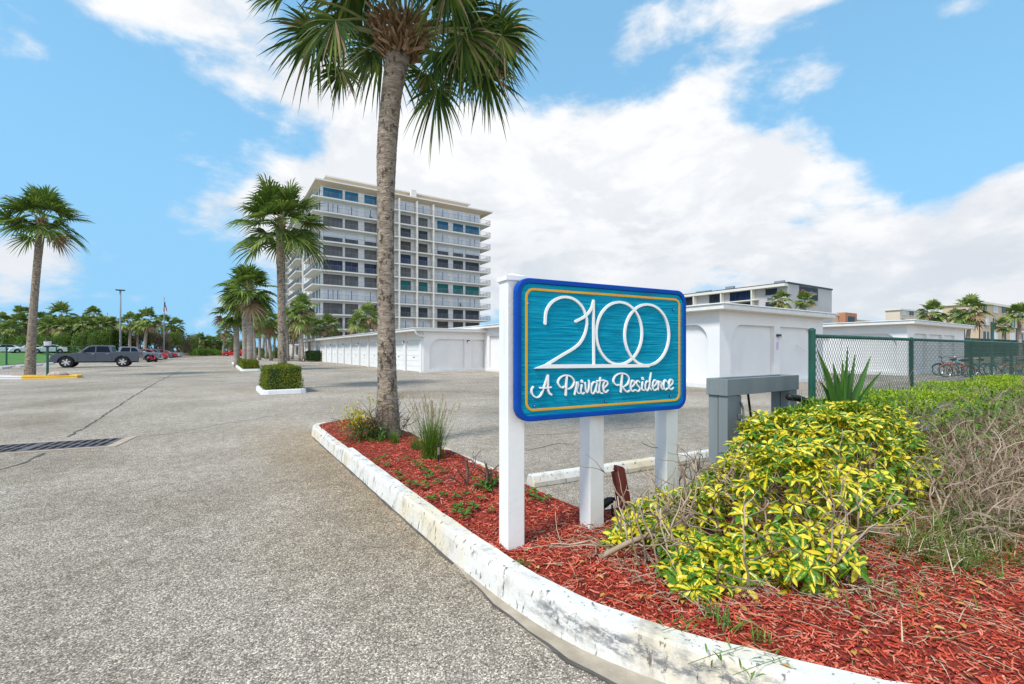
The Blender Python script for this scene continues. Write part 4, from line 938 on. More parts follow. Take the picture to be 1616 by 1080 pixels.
for q in ((500,52,0,-.8,.6,.85),(478,30,.4,-1,.15,.75),(545,62,-.4,-.45,.9,.75),(520,18,.6,-.9,-.1,.8),(560,30,.8,-.3,.8,.7),(462,8,-.2,-1,-.3,.7),(520,80,.5,-.3,.9,.55),
          (748,58,0,.7,.75,.95),(775,38,.4,1,.3,.85),(735,84,-.4,.35,1,.9),(718,40,-.8,.3,.8,.8),(785,10,.4,1,-.1,.8),(765,108,.2,.5,.9,.72),(705,20,.9,.2,.7,.8),(792,70,-.2,.85,.5,.6),
          (690,142,0,.12,1,.78),(668,100,.3,.15,1,.55),(622,4,-.9,-.1,1,.62),(650,0,-.8,.2,1,.6),(604,0,-.8,-.3,1,.55),(700,105,-.3,.2,1,.5)): fan(*q)
mb.build('hanging_fronds', [m_frondn, m_petiole, m_dead], t)

# second palm on the island and the left one
def lean_to(px0, px1, D): a = at(px0, D); b = at(px1, D); return (b[0]-a[0], b[1]-a[1])
palm('cabbage palm standing in the square clipped hedge, in front of the tower corner', 446, 17.6, zz(350,17.6), lean_to(446,442,17.6), 1.95, [.18,.155,.14,.15,.15], n=36, leaflets=30, wl=.062, ring=70, etop=82, elow=-30, droop=.34)
palm('leaning cabbage palm at the left edge on the yellow kerbed island', 47, 25.6, zz(345,25.6), lean_to(47,66,25.6), 2.15, [.25,.20,.17,.17,.19], n=38, leaflets=26, wl=.075, ring=70, etop=84, elow=-30, droop=.30)
# three palms on the long island
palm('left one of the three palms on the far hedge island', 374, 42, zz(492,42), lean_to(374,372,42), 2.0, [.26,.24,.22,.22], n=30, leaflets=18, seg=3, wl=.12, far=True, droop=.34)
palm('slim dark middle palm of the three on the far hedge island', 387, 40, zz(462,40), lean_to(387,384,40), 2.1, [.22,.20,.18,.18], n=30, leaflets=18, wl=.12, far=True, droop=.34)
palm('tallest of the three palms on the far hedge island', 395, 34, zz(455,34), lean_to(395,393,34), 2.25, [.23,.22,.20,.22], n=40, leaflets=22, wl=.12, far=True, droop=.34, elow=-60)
# prototypes for distant palms (unit height trunk scaled by copy)
FF = [m_frondf, m_petiole, m_dead]
protoP = []
for k in range(4):
    r_ = random.Random(50+k); t = thing('palm_tree', 'x', 'palm tree', (0,-50,0))
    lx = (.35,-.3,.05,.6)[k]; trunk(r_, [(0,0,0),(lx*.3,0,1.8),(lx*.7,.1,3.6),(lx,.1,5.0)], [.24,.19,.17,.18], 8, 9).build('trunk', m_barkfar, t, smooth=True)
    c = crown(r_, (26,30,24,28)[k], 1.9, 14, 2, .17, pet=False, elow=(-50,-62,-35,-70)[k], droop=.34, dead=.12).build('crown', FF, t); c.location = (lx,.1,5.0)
    protoP.append(t)
used = [False]*4
def farpalm(k, px, cyy, D, label, group, base=0, sc=1.0, rot=None, pos=None):
    """stand a palm at column px, crown centre row cyy"""
    x, y = pos or at(px, D); zc = zz(cyy, D) if pos is None else cyy; s = sc; hz_ = (zc-base)/5.0
    if not used[k]: o = protoP[k]; used[k] = True; tag(o, label, None, group); o.location = (x,y,base); o.rotation_euler.z = rot or rnd.random()*6
    else: o = copy_tree(protoP[k], (x,y,base), rot or rnd.random()*6, label, group)
    o.scale = (1, 1, 1)
    for ch in kids(o):
        if ch.name.startswith('trunk'): ch.scale = (s, s, hz_)
        else: l = ch.location; ch.location = ((.35,-.3,.05,.6)[k]*s, .1*s, 5.0*hz_); ch.scale = (s,s,s)
    return o
gA = 'palms of the far row beside the parking lane'
for i, (k, px, cyy, D, sc, wh) in enumerate([(0,402,497,62,1.0,'first, crown between the island palms and the hedge palm'),(1,410,512,70,1,'second from the left, brownish crown under its neighbour'),(2,420,516,78,1,'third from the left, low crown'),(3,428,505,66,1.1,'fourth from the left, taller than its neighbours'),
    (0,434,520,84,1,'fifth, small crown close to the hedge palm trunk'),(1,398,522,90,1,'small one seen between the thick island trunks'),(2,454,503,64,1.05,'just right of the hedge palm trunk'),(3,461,520,76,1.0,'short one right of the hedge palm trunk before the tower'),
    (0,415,500,95,1.2,'far tall one behind the gap'),(1,441,510,90,1.1,'hidden partly behind the hedge palm trunk'),(2,424,526,110,1.1,'smallest and farthest')]):
    farpalm(k, px, cyy, D, 'far row palm, '+wh, gA, sc=sc)
gB = 'palms at the foot of the tower'
for i, (k, px, cyy, D, sc, wh) in enumerate([(1,473,484,62,1.1,'tallest one, at the tower corner'),(3,478,497,60,1.15,'leafy one just right of the tallest'),(0,489,512,66,1.0,'left of the brown ground floor windows'),(2,505,517,68,.95,'small one in front of the tower corner column'),(1,518,513,70,1.05,'over the far end of the garage roof'),
    (0,562,508,66,.95,'pale green one over the middle of the garage roof'),(3,582,497,68,1.15,'tall one left of the big speckled trunk')]):
    farpalm(k, px, cyy, D, 'tower foot palm, '+wh, gB, sc=sc)
gC = 'palms of the tree line beyond the lawn'
tl = [(0,4,507,88,1.2,'at the very left edge'),(1,27,508,90,1.25,'with pale slanting trunk right of the left edge'),(2,38,497,96,1.3,'dark crown left of the leaning palm trunk'),(3,72,513,90,1.1,'low crown just right of the leaning palm trunk'),(1,92,495,92,1.55,'tallest broad crown above the lamp post'),(0,99,514,88,1.1,'pale trunk right of the lamp post'),
      (2,116,513,89,1.15,'twin trunk, left one'),(3,129,511,88,1.15,'twin trunk, right leaning one'),(0,151,496,98,1.2,'high crown above the grey pickup cab'),(1,158,513,92,1.2,'low crown above the grey pickup cab'),(2,174,512,95,1.15,'left of the light pole'),(3,142,508,95,1.1,'between the twin trunks and the pickup cab'),(2,60,505,97,1.2,'hidden behind the leaning trunk'),(1,14,517,86,1.0,'short thick one near the left edge'),
      (0,205,507,92,1.25,'just right of the light pole'),(1,228,503,90,1.45,'separate tall one halfway between light pole and flagpole'),(2,258,510,108,1.35,'behind the flagpole'),(3,280,514,112,1.3,'right of the flagpole, alone against the sky'),(0,218,513,96,1.1,'low, behind the tall separate one'),(2,-14,505,90,1.2,'cut off by the left edge'),
      (1,313,536,134,1.35,'low one at the lane end left'),(2,335,540,138,1.3,'low one at the lane end middle'),(3,326,540,146,1.2,'low one behind the lane end shrubs'),(0,352,521,120,1.25,'small tall one standing out left of the island palms'),(1,346,537,140,1.3,'low one under the small tall one'),(2,362,536,130,1.2,'low one behind the red car'),(0,303,538,142,1.2,'low one at the right of the parked row')]
for (k, px, cyy, D, sc, wh) in tl: farpalm(k, px, cyy, D, 'tree line palm, '+wh, gC, base=.9 if px < 290 else 0, sc=sc)
gD = 'palms behind the right garages'
farpalm(1, 1475, 491, 50, 'left palm over the roof of the far right garage, before the tan flats', gD, sc=.8)
farpalm(3, 1524, 488, 46, 'round crowned palm with brown trunk at the end of the far right garage', gD, sc=.9)
farpalm(2, 1610, 497, 44, 'palm at the right edge before the tan flats', gD, sc=.8)
farpalm(0, 1504, 497, 60, 'low palm crown between the two large ones over the far right garage', gD, sc=.6)
farpalm(0, 1237, 472, 60, 'small palm before the hotel corner, left of two over the garage roof', gD, sc=.8)
farpalm(2, 1270, 474, 58, 'ragged palm below the hotel roof sign over the garage roof', gD, sc=.8)
farpalm(1, 1584, 512, 52, 'short palm with drooping crown left of the right edge', gD, sc=.55)
# dead spikes above the left palm
x, y = at(66, 25.6)
# bushes: leaf clumps in a lumpy volume
def bushmesh(rr, n, L, lumps=7):
    mb = MB(); cs = [(Vector((rr.uniform(-.6,.6), rr.uniform(-.6,.6), rr.uniform(.25,.72))), rr.uniform(.22,.45)) for _ in range(lumps)]
    for k in range(n):
        c, r_ = rr.choice(cs); p = c+rdir(rr)*r_*rr.uniform(.6,1.05)
        if p.z < 0: p.z = -p.z*.5
        leafquad(mb, p, rdir(rr), rdir(rr), L*rr.uniform(.6,1.3), L*.6)
    return mb
def stems(rr):
    mb = MB()
    for k in range(5): mb.tube([(rr.uniform(-.15,.15), rr.uniform(-.15,.15), 0), (rr.uniform(-.3,.3), rr.uniform(-.3,.3), .3), (rr.uniform(-.55,.55), rr.uniform(-.55,.55), .62)], [.035,.022,.01], 5)
    return mb
protoB = []
for k, mt in enumerate((m_bushf, m_bushf, m_bushb, m_bushl)):
    r_ = random.Random(70+k); t = thing('bush', 'x', 'bush', (0,-60,0)); stems(r_).build('branches', m_twigd, t); bushmesh(r_, 2600, .085, 8+k).build('foliage', mt, t); protoB.append(t)
usedB = [False]*4
def bush(k, px, D, wpx, ytop, label, group, base=0):
    x, y = at(px, D); s = wpx/FPX*D*.5; h = zz(ytop, D)-base
    if not usedB[k]: o = protoB[k]; usedB[k] = True; tag(o, label, None, group); o.location = (x,y,base)
    else: o = copy_tree(protoB[k], (x,y,base), 0, label, group)
    o.rotation_euler.z = px*.37; o.scale = (s, s, h*1.0); return o
gE = 'bushes of the tree line beyond the lawn'
bl = [(0,-10,92,46,505,'at the left edge'),(1,18,94,44,508,'under the first palms from the left edge'),(0,46,96,46,505,'behind the leaning palm trunk'),(1,70,94,40,512,'left of the lamp post lantern'),(0,88,96,44,506,'under the tallest broad palm crown'),(1,110,97,44,505,'between lamp post and pickup bonnet'),
      (0,134,96,46,503,'above the pickup windscreen'),(1,158,98,46,503,'above the pickup cab'),(2,176,100,40,502,'brownish, above the pickup rear window'),(0,182,96,40,516,'left of the light pole foot'),(1,204,98,40,516,'right of the light pole'),(2,222,98,40,518,'brown, between the two pickups'),(0,244,100,40,512,'dull green left of the flagpole'),(2,250,98,36,522,'brown grey one left of the flagpole'),
      (0,268,104,34,523,'just right of the flagpole'),(2,282,110,34,526,'brown one above the parked red cars'),(1,296,118,34,528,'at the end of the parked row'),(2,304,128,28,530,'brown low one near the lane end'),(0,318,136,34,530,'dark one at the lane end'),(1,338,142,34,532,'dark one behind the lane end shrubs'),(0,356,140,34,533,'dark one behind the island palms'),(1,374,140,30,534,'seen between the island trunks'),(0,390,140,30,536,'seen right of the island trunks')]
for (k, px, D, wp, yt, wh) in bl: bush(k, px, D, wp, yt, 'tree line bush, '+wh, gE, base=.9 if px < 300 else 0)
for (px, D, wp, yt, wh) in ((52,85,50,528,'left of the lamp post behind the white cars'),(78,84,40,530,'behind the lamp post'),(136,86,40,524,'bright one over the pickup bonnet'),(152,88,40,520,'bright one over the pickup cab'),(104,86,34,527,'under the twin palm trunks'),(24,86,40,530,'at the left edge')): bush(0, px, D, wp, yt, 'low green undergrowth bush, '+wh, 'undergrowth bushes', .8)
for i, (px, D, wp, yt, wh) in enumerate(((302,126,20,548,'leftmost'),(314,124,24,549,'second'),(325,122,24,546,'roundest'),(338,126,22,549,'fourth, right of the roundest'),(348,124,16,551,'rightmost'))): bush(3, px, D, wp, yt, 'bright green shrub at the end of the lane, '+wh, 'bright shrubs at the lane end')
for i, (k, px, D, wp, yt, wh) in enumerate(((3,421,80,26,553,'yellowish, right of the far island'),(1,437,84,30,545,'dark green, beside the hedge palm trunk'),(3,449,76,20,558,'low, right of the hedge palm trunk'),(0,410,92,30,548,'behind the palm row'))): bush(k, px, D, wp, yt, 'shrub at the foot of the palm row, '+wh, 'shrubs below the palm row')
# clipped hedges
def hedge(name, label, x0, x1, y0, y1, h, mat, n, L, cat='hedge', group=None, z0=0.12):
    rr = random.Random(int(abs(x0*31+y0*7))); t = thing(name, label, cat, ((x0+x1)/2, (y0+y1)/2, z0), 0, group); w2, d2 = (x1-x0)/2, (y1-y0)/2; mb = MB()
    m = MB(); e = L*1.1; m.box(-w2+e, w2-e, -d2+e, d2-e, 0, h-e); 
    m.build('dark_core', m_darkhedge, t)  # solid box; shade deep in the hedge painted as dark leaf colour
    for k in range(n):
        a = rr.random(); sA = 4*w2*d2; sx_ = 2*h*2*d2; sy_ = 2*h*2*w2; tt = a*(sA+sx_+sy_); j = abs(rr.gauss(0, .03))
        if tt < sA: p = Vector((rr.uniform(-w2,w2), rr.uniform(-d2,d2), h-j)); nn = Vector((0,0,1))
        elif tt < sA+sx_: sg = rr.choice((-1,1)); p = Vector((sg*(w2-j), rr.uniform(-d2,d2), rr.uniform(0,h))); nn = Vector((sg,0,0))
        else: sg = rr.choice((-1,1)); p = Vector((rr.uniform(-w2,w2), sg*(d2-j), rr.uniform(0,h))); nn = Vector((0,sg,0))
        bl_ = .035*math.sin(p.x*5.1+p.z*3+y0)+.03*math.sin(p.y*6.3+p.z*5+x0)+.02*math.sin(p.x*13+p.y*11); p += nn*bl_; rd = max(0, abs(p.x)/w2+abs(p.z)/h-1.8)*.35; p.z -= rd*h*.5 if nn.z > .5 or p.z > h*.8 else 0; p -= Vector((p.x*.02*rr.random(), p.y*.02*rr.random(), 0))
        leafquad(mb, p, rdir(rr)+nn*.6, nn, L*rr.uniform(.6,1.4), L*.5)
    mb.build('foliage', mat, t); return t
m_yhedge = leaf('yellow_hedge_leaf', (.05, .09, .008), (.15, .20, .015), (.30, .30, .02))  # yellow-green hedge leaf, tone varies from leaf to leaf
c1 = at(449, 17.0)
# island 1: kerb front corner seen at (405,610)-(485,620)
def island(front_l, front_r, depth, name_l, hh, hedge_box=True, mat=m_kwhite, label=None, hl=None, nleaf=9000, L=.055, trimx=.02):
    A = G(*front_l); B = G(*front_r); x0, x1, y0 = A.x, B.x, (A.y+B.y)/2; y1 = y0+depth; c = .22
    P = [(x0+c,y0),(x1-c,y0),(x1-.06,y0+.06),(x1,y0+c),(x1,y1-c),(x1-.06,y1-.06),(x1-c,y1),(x0+c,y1),(x0+.06,y1-.06),(x0,y1-c),(x0,y0+c),(x0+.06,y0+.06)]
    kerbwall('kerb', P, .15, .15, mat, closed=True); m = MB(); m.add([(x0+.1,y0+.1,.11),(x1-.1,y0+.1,.11),(x1-.1,y1-.1,.11),(x0+.1,y1-.1,.11)], [(0,1,2,3)]); struct(m.build('mulch_patch', m_mulch))
    if hl: hedge('clipped_hedge', hl, x0+.15+trimx, x1-.15-trimx*.6, y0+.22, min(y1-.25, y0+2.6), hh, m_yhedge, nleaf, L)
    return x0, x1, y0, y1
I1 = island((411,623), (487,621), 2.6, '', .80, hl='square clipped green hedge around a palm trunk on the small white kerbed island')
I2 = island((381,587), (411,585), 24, '', .62, hl='clipped green hedge at the near end of the long palm island', nleaf=5000, L=.09)
print('ISL', I1, I2)
hedge('clipped_hedge', 'low hedge running back along the long palm island', I2[0]+.25, I2[0]+1.2, I2[2]+3.0, I2[2]+16, .55, m_yhedge, 7000, .11)
hedge('clipped_hedge', 'long dark green hedge at the tower foot beyond the garage end', *sorted((at(446,84)[0], at(476,84)[0]-1)), 84-20, 86-18, 1.2, m_darkhedge, 6000, .13)
m = MB(); m.add([(I2[0]-2.5, I2[3]+8,.004),(I2[0]+1.5,I2[3]+8,.004),(I2[0]+1.5,I2[3]+10,.004),(I2[0]-2.5,I2[3]+10,.004)], [(0,1,2,3)])
# left island with yellow kerb
A = G(122,597); B = G(-60,600); y0 = A.y
d_ = (Vector((B.x,B.y,0))-Vector((A.x,A.y,0))); 
IL = [(A.x, A.y), (A.x+.15, A.y+.35), (A.x+.05, A.y+.9), (A.x-.4, A.y+1.5), (A.x-2, A.y+1.9), (B.x, B.y+2.0), (B.x, B.y), ((A.x+B.x)/2, (A.y+B.y)/2-.02)]
def midpts(P, st=.5):
    o = []
    for i in range(len(P)):
        a = Vector((*P[i],0)); b = Vector((*P[(i+1) % len(P)],0)); k = max(1, int((b-a).length/st)); o += [tuple(a.lerp(b, j/k)[:2]) for j in range(k)]
    return o
ILd = midpts(IL); xw = G(28,597).x
kerbwall('kerb', ILd, .16, .15, [m_yellow, m_kwhite], closed=True, mi_fn=lambda i: 1 if ILd[i][0] < xw else 0)
m = MB(); m.add([(p[0], p[1], .10) for p in IL], [tuple(range(len(IL)))]); struct(m.build('mulch_patch', m_mulch))
mb = MB(); x, y = at(92, 24.9); rr = random.Random(8)
bm = bmesh.new(); bmesh.ops.create_icosphere(bm, subdivisions=3, radius=1)
for v in bm.verts: v.co = Vector((v.co.x*.42, v.co.y*.3, max(-.02, v.co.z*.20)))*(1+.10*math.sin(v.co.x*5+v.co.y*7))
mb.add([tuple(v.co) for v in bm.verts], [[v.index for v in f.verts] for f in bm.faces]); bm.free()
tag(mb.build('boulder', m_rust, smooth=True, loc=(x,y,.14)), 'low brown boulder on the yellow kerbed island beside the lamp post', 'rock')
x, y = at(75, 25.0); t = thing('lamp_post', 'short dark green lamp post with white lantern on the yellow kerbed island', 'lamp post', (x,y,.1))
m = MB(); m.tube([(0,0,0),(0,0,.06),(0,0,1.60)], [.08,.055,.055], 10); m.build('post', m_fence, t, smooth=False)
m = MB(); m.tube([(0,0,1.60),(0,0,1.64)], .20, 12); m.tube([(0,0,1.90),(0,0,1.97),(0,0,2.02)], [.19,.11,.02], 12); m.build('lantern_cap', m_black, t)
m = MB(); m.tube([(0,0,1.645),(0,0,1.90)], [.13,.17], 6); m.build('lantern_glass', m_lens, t)
# stops along the far fence, and the far fence itself
for i, Y in enumerate((49,53,57,61,65,69,73)): wheel_stop((-14.6,Y), (-14.6,Y+2.2), ('nearest','second','third','fourth','fifth','sixth','farthest')[i]+' white wheel stop of the row before the green lawn fence', 'wheel stops before the lawn fence', w=.3, h=.16, mat=m_kwhite)
t = thing('lawn_fence', 'green rail fence along the lawn behind the lamp post', 'fence', (-17.7,60,0))
for k in range(12): m = MB(); m.tube([(0,-18.3+k*8.5-1.2,0),(0,-18.3+k*8.5-1.2,2.05)], .07, 8); m.build('fence_post', m_fence, t)
m = MB(); m.tube([(0,-20,2.05),(0,80,2.05)], .05, 6); m.build('top_rail', m_fence, t)
m = MB(); m.box(-.03,-.02,-20,80,1.3,2.0); 
# light pole and flagpole
x, y = at(190, 70); t = thing('light_pole', 'tall grey parking light pole with twin lamp heads behind the pickup', 'light pole', (x,y,.0)); H = zz(459,70)
m = MB(); m.tube([(0,0,0),(0,0,H)], [.15,.10], 10); m.build('pole', m_greyp, t, smooth=True)
for s in (-1, 1): m = MB(); m.box(-.12+s*.28-.16, .12+s*.28+.16, -.2, .2, H, H+.16); m.bar((0,0,H-.1),(s*.3,0,H+.05),.06); m.build('lamp_head', m_dark, t)
x, y = at(259, 82); t = thing('flagpole', 'white flagpole with a limp faded red and blue striped flag', 'flagpole', (x,y,.0)); H = zz(470,82)
m = MB(); m.tube([(0,0,0),(0,0,H)], [.10,.06], 8); m.build('pole', m_greyp, t, smooth=True)
m = MB(); m.tube([(0,0,H),(0,0,H+.2)], .1, 6); m.build('finial', m_silver, t)
m = MB(); vs = []; zf = zz(477,82)
for i in range(9):
    u = i/8
    for j in range(7): v = j/6; vs.append(((-.25+.5*v)*(.15+1.5*u)+.12, .12*math.sin(j*1.9+i*.5), zf-1.75*u))
m.add(vs, [(i*7+j, i*7+j+1, i*7+7+j+1, i*7+7+j) for i in range(8) for j in range(6)])
m.m = [0 if (k//6) < 4 else (1 if (k % 6) % 2 else 2) for k in range(48)]
fl = m.build('flag', [M('flag_blue', (.05,.07,.18)), M('flag_red', (.45,.12,.13)), M('flag_white', (.6,.52,.55))], t, smooth=True); fl.rotation_euler.z = -TH
# ------------------------------------------------------------ buildings
def arch(x0, x1, z0, z1, r, side):    # door-shaped outline; the corner on `side` is rounded
    p = [(x0,z0),(x1,z0)]
    n = 8
    if side > 0: p += [(x1, z1-r*1.3)] + [(x1-r+r*math.cos(R(a)), z1-r*1.3+r*1.3*math.sin(R(a))) for a in [90*i/n for i in range(1,n+1)]] + [(x0,z1)]
    else: p += [(x1,z1)] + [(x0+r-r*math.sin(R(a)), z1-r*1.3+r*1.3*math.cos(R(a))) for a in [90*i/n for i in range(n+1)]]
    return p
def garage(label, x0, y0, Wx, Ly, h, arches, ov=.4, fas=.22, side='arch', name='garage_block', nb=15, bay=3.2, lamp=True, ovw=None):
    t = thing(name, label, 'garage', (x0,y0,0)); ovw = ovw or ov; zt = h-fas
    m = MB(); m.box(.168 if side == 'arch' else .10, Wx, .168, Ly, 0, zt); m.build('wall', m_stucco, t)
    # south face plate with recessed arched panels
    holes = [arch(a, b, .22, zt-.52, r, s) for a, b, r, s in arches]
    plate([(0,0),(Wx,0),(Wx,zt-.002),(0,zt-.002)], holes, .165, lambda a,b,c: Vector((a, .167-c, b))).build('front_wall', m_stucco, t)
    m = MB(); m.box(-.02, Wx+.02, -.025, -.002, 0, .16); m.build('base_trim', m_trim, t)
    if side == 'arch':
        bays = max(1, int(Ly/3.6)); hs = []
        for k in range(bays):
            a = .5+k*3.6; hs.append(arch(a, a+2.9, .22, zt-.52, .6, 1 if k % 2 else -1))
        plate([(.168,0),(Ly,0),(Ly,zt-.004),(.168,zt-.004)], hs, .165, lambda a,b,c: Vector((.167-c, a, b))).build('side_wall', m_stucco, t)
        m = MB(); m.box(-.028, -.004, 0, Ly, 0, .16); m.build('base_trim', m_trim, t)
    else:
        for k in range(nb+1): yk = k*bay; m = MB(); m.box(-.12, .10, yk+(.002 if k else .10), yk+.42 if k else .45, 0, zt-.02); m.build('pilaster', m_stucco, t)
        m = MB(); m.box(-.02, .10, .45, Ly, zt-.58, zt-.02); m.build('header', m_stucco, t)
        dm = MB(); 
        for j in range(5): dm.box(0, .03, 0, bay-.46, .02+j*.37, .02+j*.37+.35)
        dm.box(.03,.05,0,bay-.46,.0,1.92)
        hd = MB(); hd.box(-.02,0,bay*.38,bay*.38+.25,.98,1.04)
        for k in range(nb):
            yk = k*bay+.43
            if k == 0: d0 = dm.build('garage_door', m_door, t); h0 = hd.build('handle', m_dark, d0); d = d0
            else: d = d0.copy(); COL.objects.link(d); d.parent = t; hh = h0.copy(); COL.objects.link(hh); hh.parent = d
            d.location = (.02, yk, 0)
        for k in range(1, nb, 2):
            m = MB(); m.box(-.2,-.122,k*bay+.12,k*bay+.30,zt-.72,zt-.58); m.box(-.26,-.2,k*bay+.14,k*bay+.28,zt-.78,zt-.62,1); m.build('wall_lamp', [m_dark, m_lens], t)
    m = MB(); m.box(-ovw, Wx+ov, -ov, Ly+ov, zt, h-.05); bevel(m.build('roof', m_trim, t), .02)
    m = MB(); m.box(-ovw-.05, Wx+ov+.05, -ov-.05, Ly+ov+.05, h-.049, h); bevel(m.build('gutter', m_trim, t), .015)
    m = MB(); m.box(-ovw+.03, Wx+ov-.03, -ov+.03, Ly+ov-.03, zt-.012, zt-.003); m.build('soffit', m_cream, t)
    return t
xg, yg = at(668, 30.6)
t = garage('long white garage row with many ribbed doors below the tower', xg, yg, 12.4, 49.5, 3.0, [(.45,3.1,.7,-1),(3.65,6.2,.05,1),(6.9,9.3,.05,-1),(9.8,12.0,.7,1)], side='doors', ovw=.75)
m = MB(); m.tube(smoothline([(-.7,-.3,2.82),(-.55,-.28,2.55),(-.1,-.1,2.45),(.02,-.05,2.40)],5), .07, 8); m.build('downspout', m_trim, t, smooth=True)
m = MB(); m.box(3.27,3.48,-.10,-.0,2.10,2.22); m.box(3.30,3.45,-.16,-.1,2.02,2.14,1); m.build('wall_lamp', [m_dark, m_lens], t)
xg, yg = at(1135.7, 17.66)
t = garage('white stucco garage block with two arched wall panels behind the grey meter frame', xg, yg, 8.6, 30, 3.30, [(.75,4.05,.75,-1),(4.55,7.8,.75,1)], ov=.4, fas=.24)
m = MB(); m.box(4.20,4.42,-.12,0,2.10,2.20); m.tube([(4.42,-.16,2.12),(4.42,-.16,2.0)], [.07,.05], 8, 1); m.build('wall_lamp', [m_dark, m_lens], t)
m = MB(); m.box(4.23,4.38,-.015,-.002,1.52,1.86); m.build('notice', M('lilac_notice', [(0,(.55,.30,.62)),(1,(.72,.55,.75))], 14), t)
m = MB(); m.tube([(5.95,-.03,1.72),(6.9,-.03,1.42)], .018, 6); m.build('hasp_bar', m_trim, t)
xg, yg = at(1432, 26.7)
t = garage('white garage block farthest right with bicycles parked along its wall', xg, yg, 11.2, 22, 3.27, [(.8,3.3,.6,-1),(3.8,6.3,.05,1),(6.8,9.0,.05,-1)], ov=.45, fas=.24)
m = MB(); m.box(3.45,3.6,-.12,0,2.10,2.20); m.build('wall_lamp', m_dark, t)

# the tower
D_T, R0 = 91.0, (506-808)/FPX; xT, yT = at(506, D_T); FL = 2.895; NF = 12
def u_at(px, off=0.0):                # distance along the facade (offset towards the camera) seen at column px
    xc0 = R0*D_T+.5446*off; d0 = D_T-.8387*off; r = (px-808)/FPX; return (xc0-r*d0)/(r*.5446-.8387)
t = thing('apartment_tower', 'white twelve storey apartment tower with balconies and tinted windows', 'apartment building', (xT,yT,0)); WU = u_at(757.5); LT = 62; HT = NF*FL
m = MB(); m.box(0,WU,0,LT,0,HT); m.build('wall', m_tower, t)
kinds = {'blue':m_gblue,'blue2':m_gblue2,'teal':m_gteal,'grey':m_ggrey,'dark':m_win,'brown':m_gbrown}
Lk = ['blue','sh','grey','half','grey','blue2','grey','sh','grey','brown','brown','brown']
Mk = ['sh','grey','dark','brown','blue2','grey','teal','sh','dark','sh','brown','brown']
Rk = ['sh','blue','sh','half','dark','sh','teal','sh','dark','brown','brown','brown']
cols = [(510,540.5,Lk,4),(544.5,565,Lk,2),(575,594,Lk,2),(603,617,Lk,2),(632,648,Mk,2),(660.5,674.5,Mk,2),(690,707,Rk,2),(715,730.5,Rk,2),(734.5,755.5,Rk,3)]
cache = {}
def winmesh(w_, h_, kind, nm):
    key = (round(w_,2), kind)
    if key in cache: return cache[key]
    m = MB(); fr = .07
    if kind == 'sh':
        m.box(0,w_,-.05,0,0,h_,0)
        k = nm
        for i in range(k+1):
            xx = w_*i/k
            if 0 < i < k: m.box(xx-.06,xx+.06,-.06,-.051,0,h_*.92,1)
        for i in range(int(w_/.35)): m.box(.17+i*.35,.19+i*.35,-.056,-.051,0,h_,2)
        mats = [m_shut, m_glassdark, m_slab]
    else:
        gm = kinds.get(kind, m_win)
        m.box(0,w_,-.03,0,0,h_,0)
        for i in range(nm+1): xx = (w_-fr)*i/nm; m.box(xx,xx+fr,-.07,-.031,0,h_,1)
        m.box(0,w_,-.065,-.032,0,.09,1); m.box(0,w_,-.065,-.032,h_-.08,h_,1)
        if kind == 'half': m.box(.02,w_-.02,-.09,-.071,h_*.5,h_-.02,2)
        mats = [gm, m_dark, m_shut]
    cache[key] = (m, mats); return cache[key]
for fi in range(NF):
    z = HT-(fi+1)*FL
    for (pa, pb, tab, nm) in cols:
        a, b = u_at(pa), u_at(pb); kind = tab[fi]; key = (round(b-a,2), kind)
        if (key, 'o') in cache: o = cache[(key,'o')].copy(); COL.objects.link(o)
        else:
            mm, mats = winmesh(b-a, 2.25, kind, nm); o = mm.build('window', mats); o.name = 'shutter' if kind == 'sh' else 'window'; cache[(key,'o')] = o
        o.parent = t; o.location = (a, -.002, z+.12)
# vertical fins, slabs and railings
BD = 1.55
fins = [u_at(599,BD), u_at(630.5,BD), u_at(658.5,BD), u_at(684.5,BD)]
for f in fins: m = MB(); m.box(f-.16,f+.16,-BD-.05,-.003,0,HT-.35); m.build('fin_wall', m_slab, t)
def railing(m, a, b, z):
    a = Vector(a); b = Vector(b); L = (b-a).length; d = (b-a)/L; n = int(L/.14)
    for zz_ in (1.05, .1): m.bar(a+Vector((0,0,zz_)), b+Vector((0,0,zz_)), .035, .035)
    for i in range(n+1): p = a+d*(L*i/n); w_ = .05 if i % 12 == 0 else .016; m.bar(p+Vector((0,0,0)), p+Vector((0,0,1.05)), w_, w_, up=tuple(d))
    return m
sections = [[(-1.75,9.5,'side'),(-1.75,-BD),(fins[0],-BD)], [(fins[0]+.2,-BD),(fins[1]-.2,-BD)], [(fins[1]+.2,-BD),(fins[2]-.2,-BD)], [(fins[2]+.2,-BD),(fins[3]-.2,-BD)], [(fins[3]+.2,-BD),(WU+2.0,-BD),(WU+2.0,9.5)]]
def slabm(a, b, c, d, zt=0): m = MB(); m.box(a,b,c,d,-.24,0); return m
first = None
bal = []
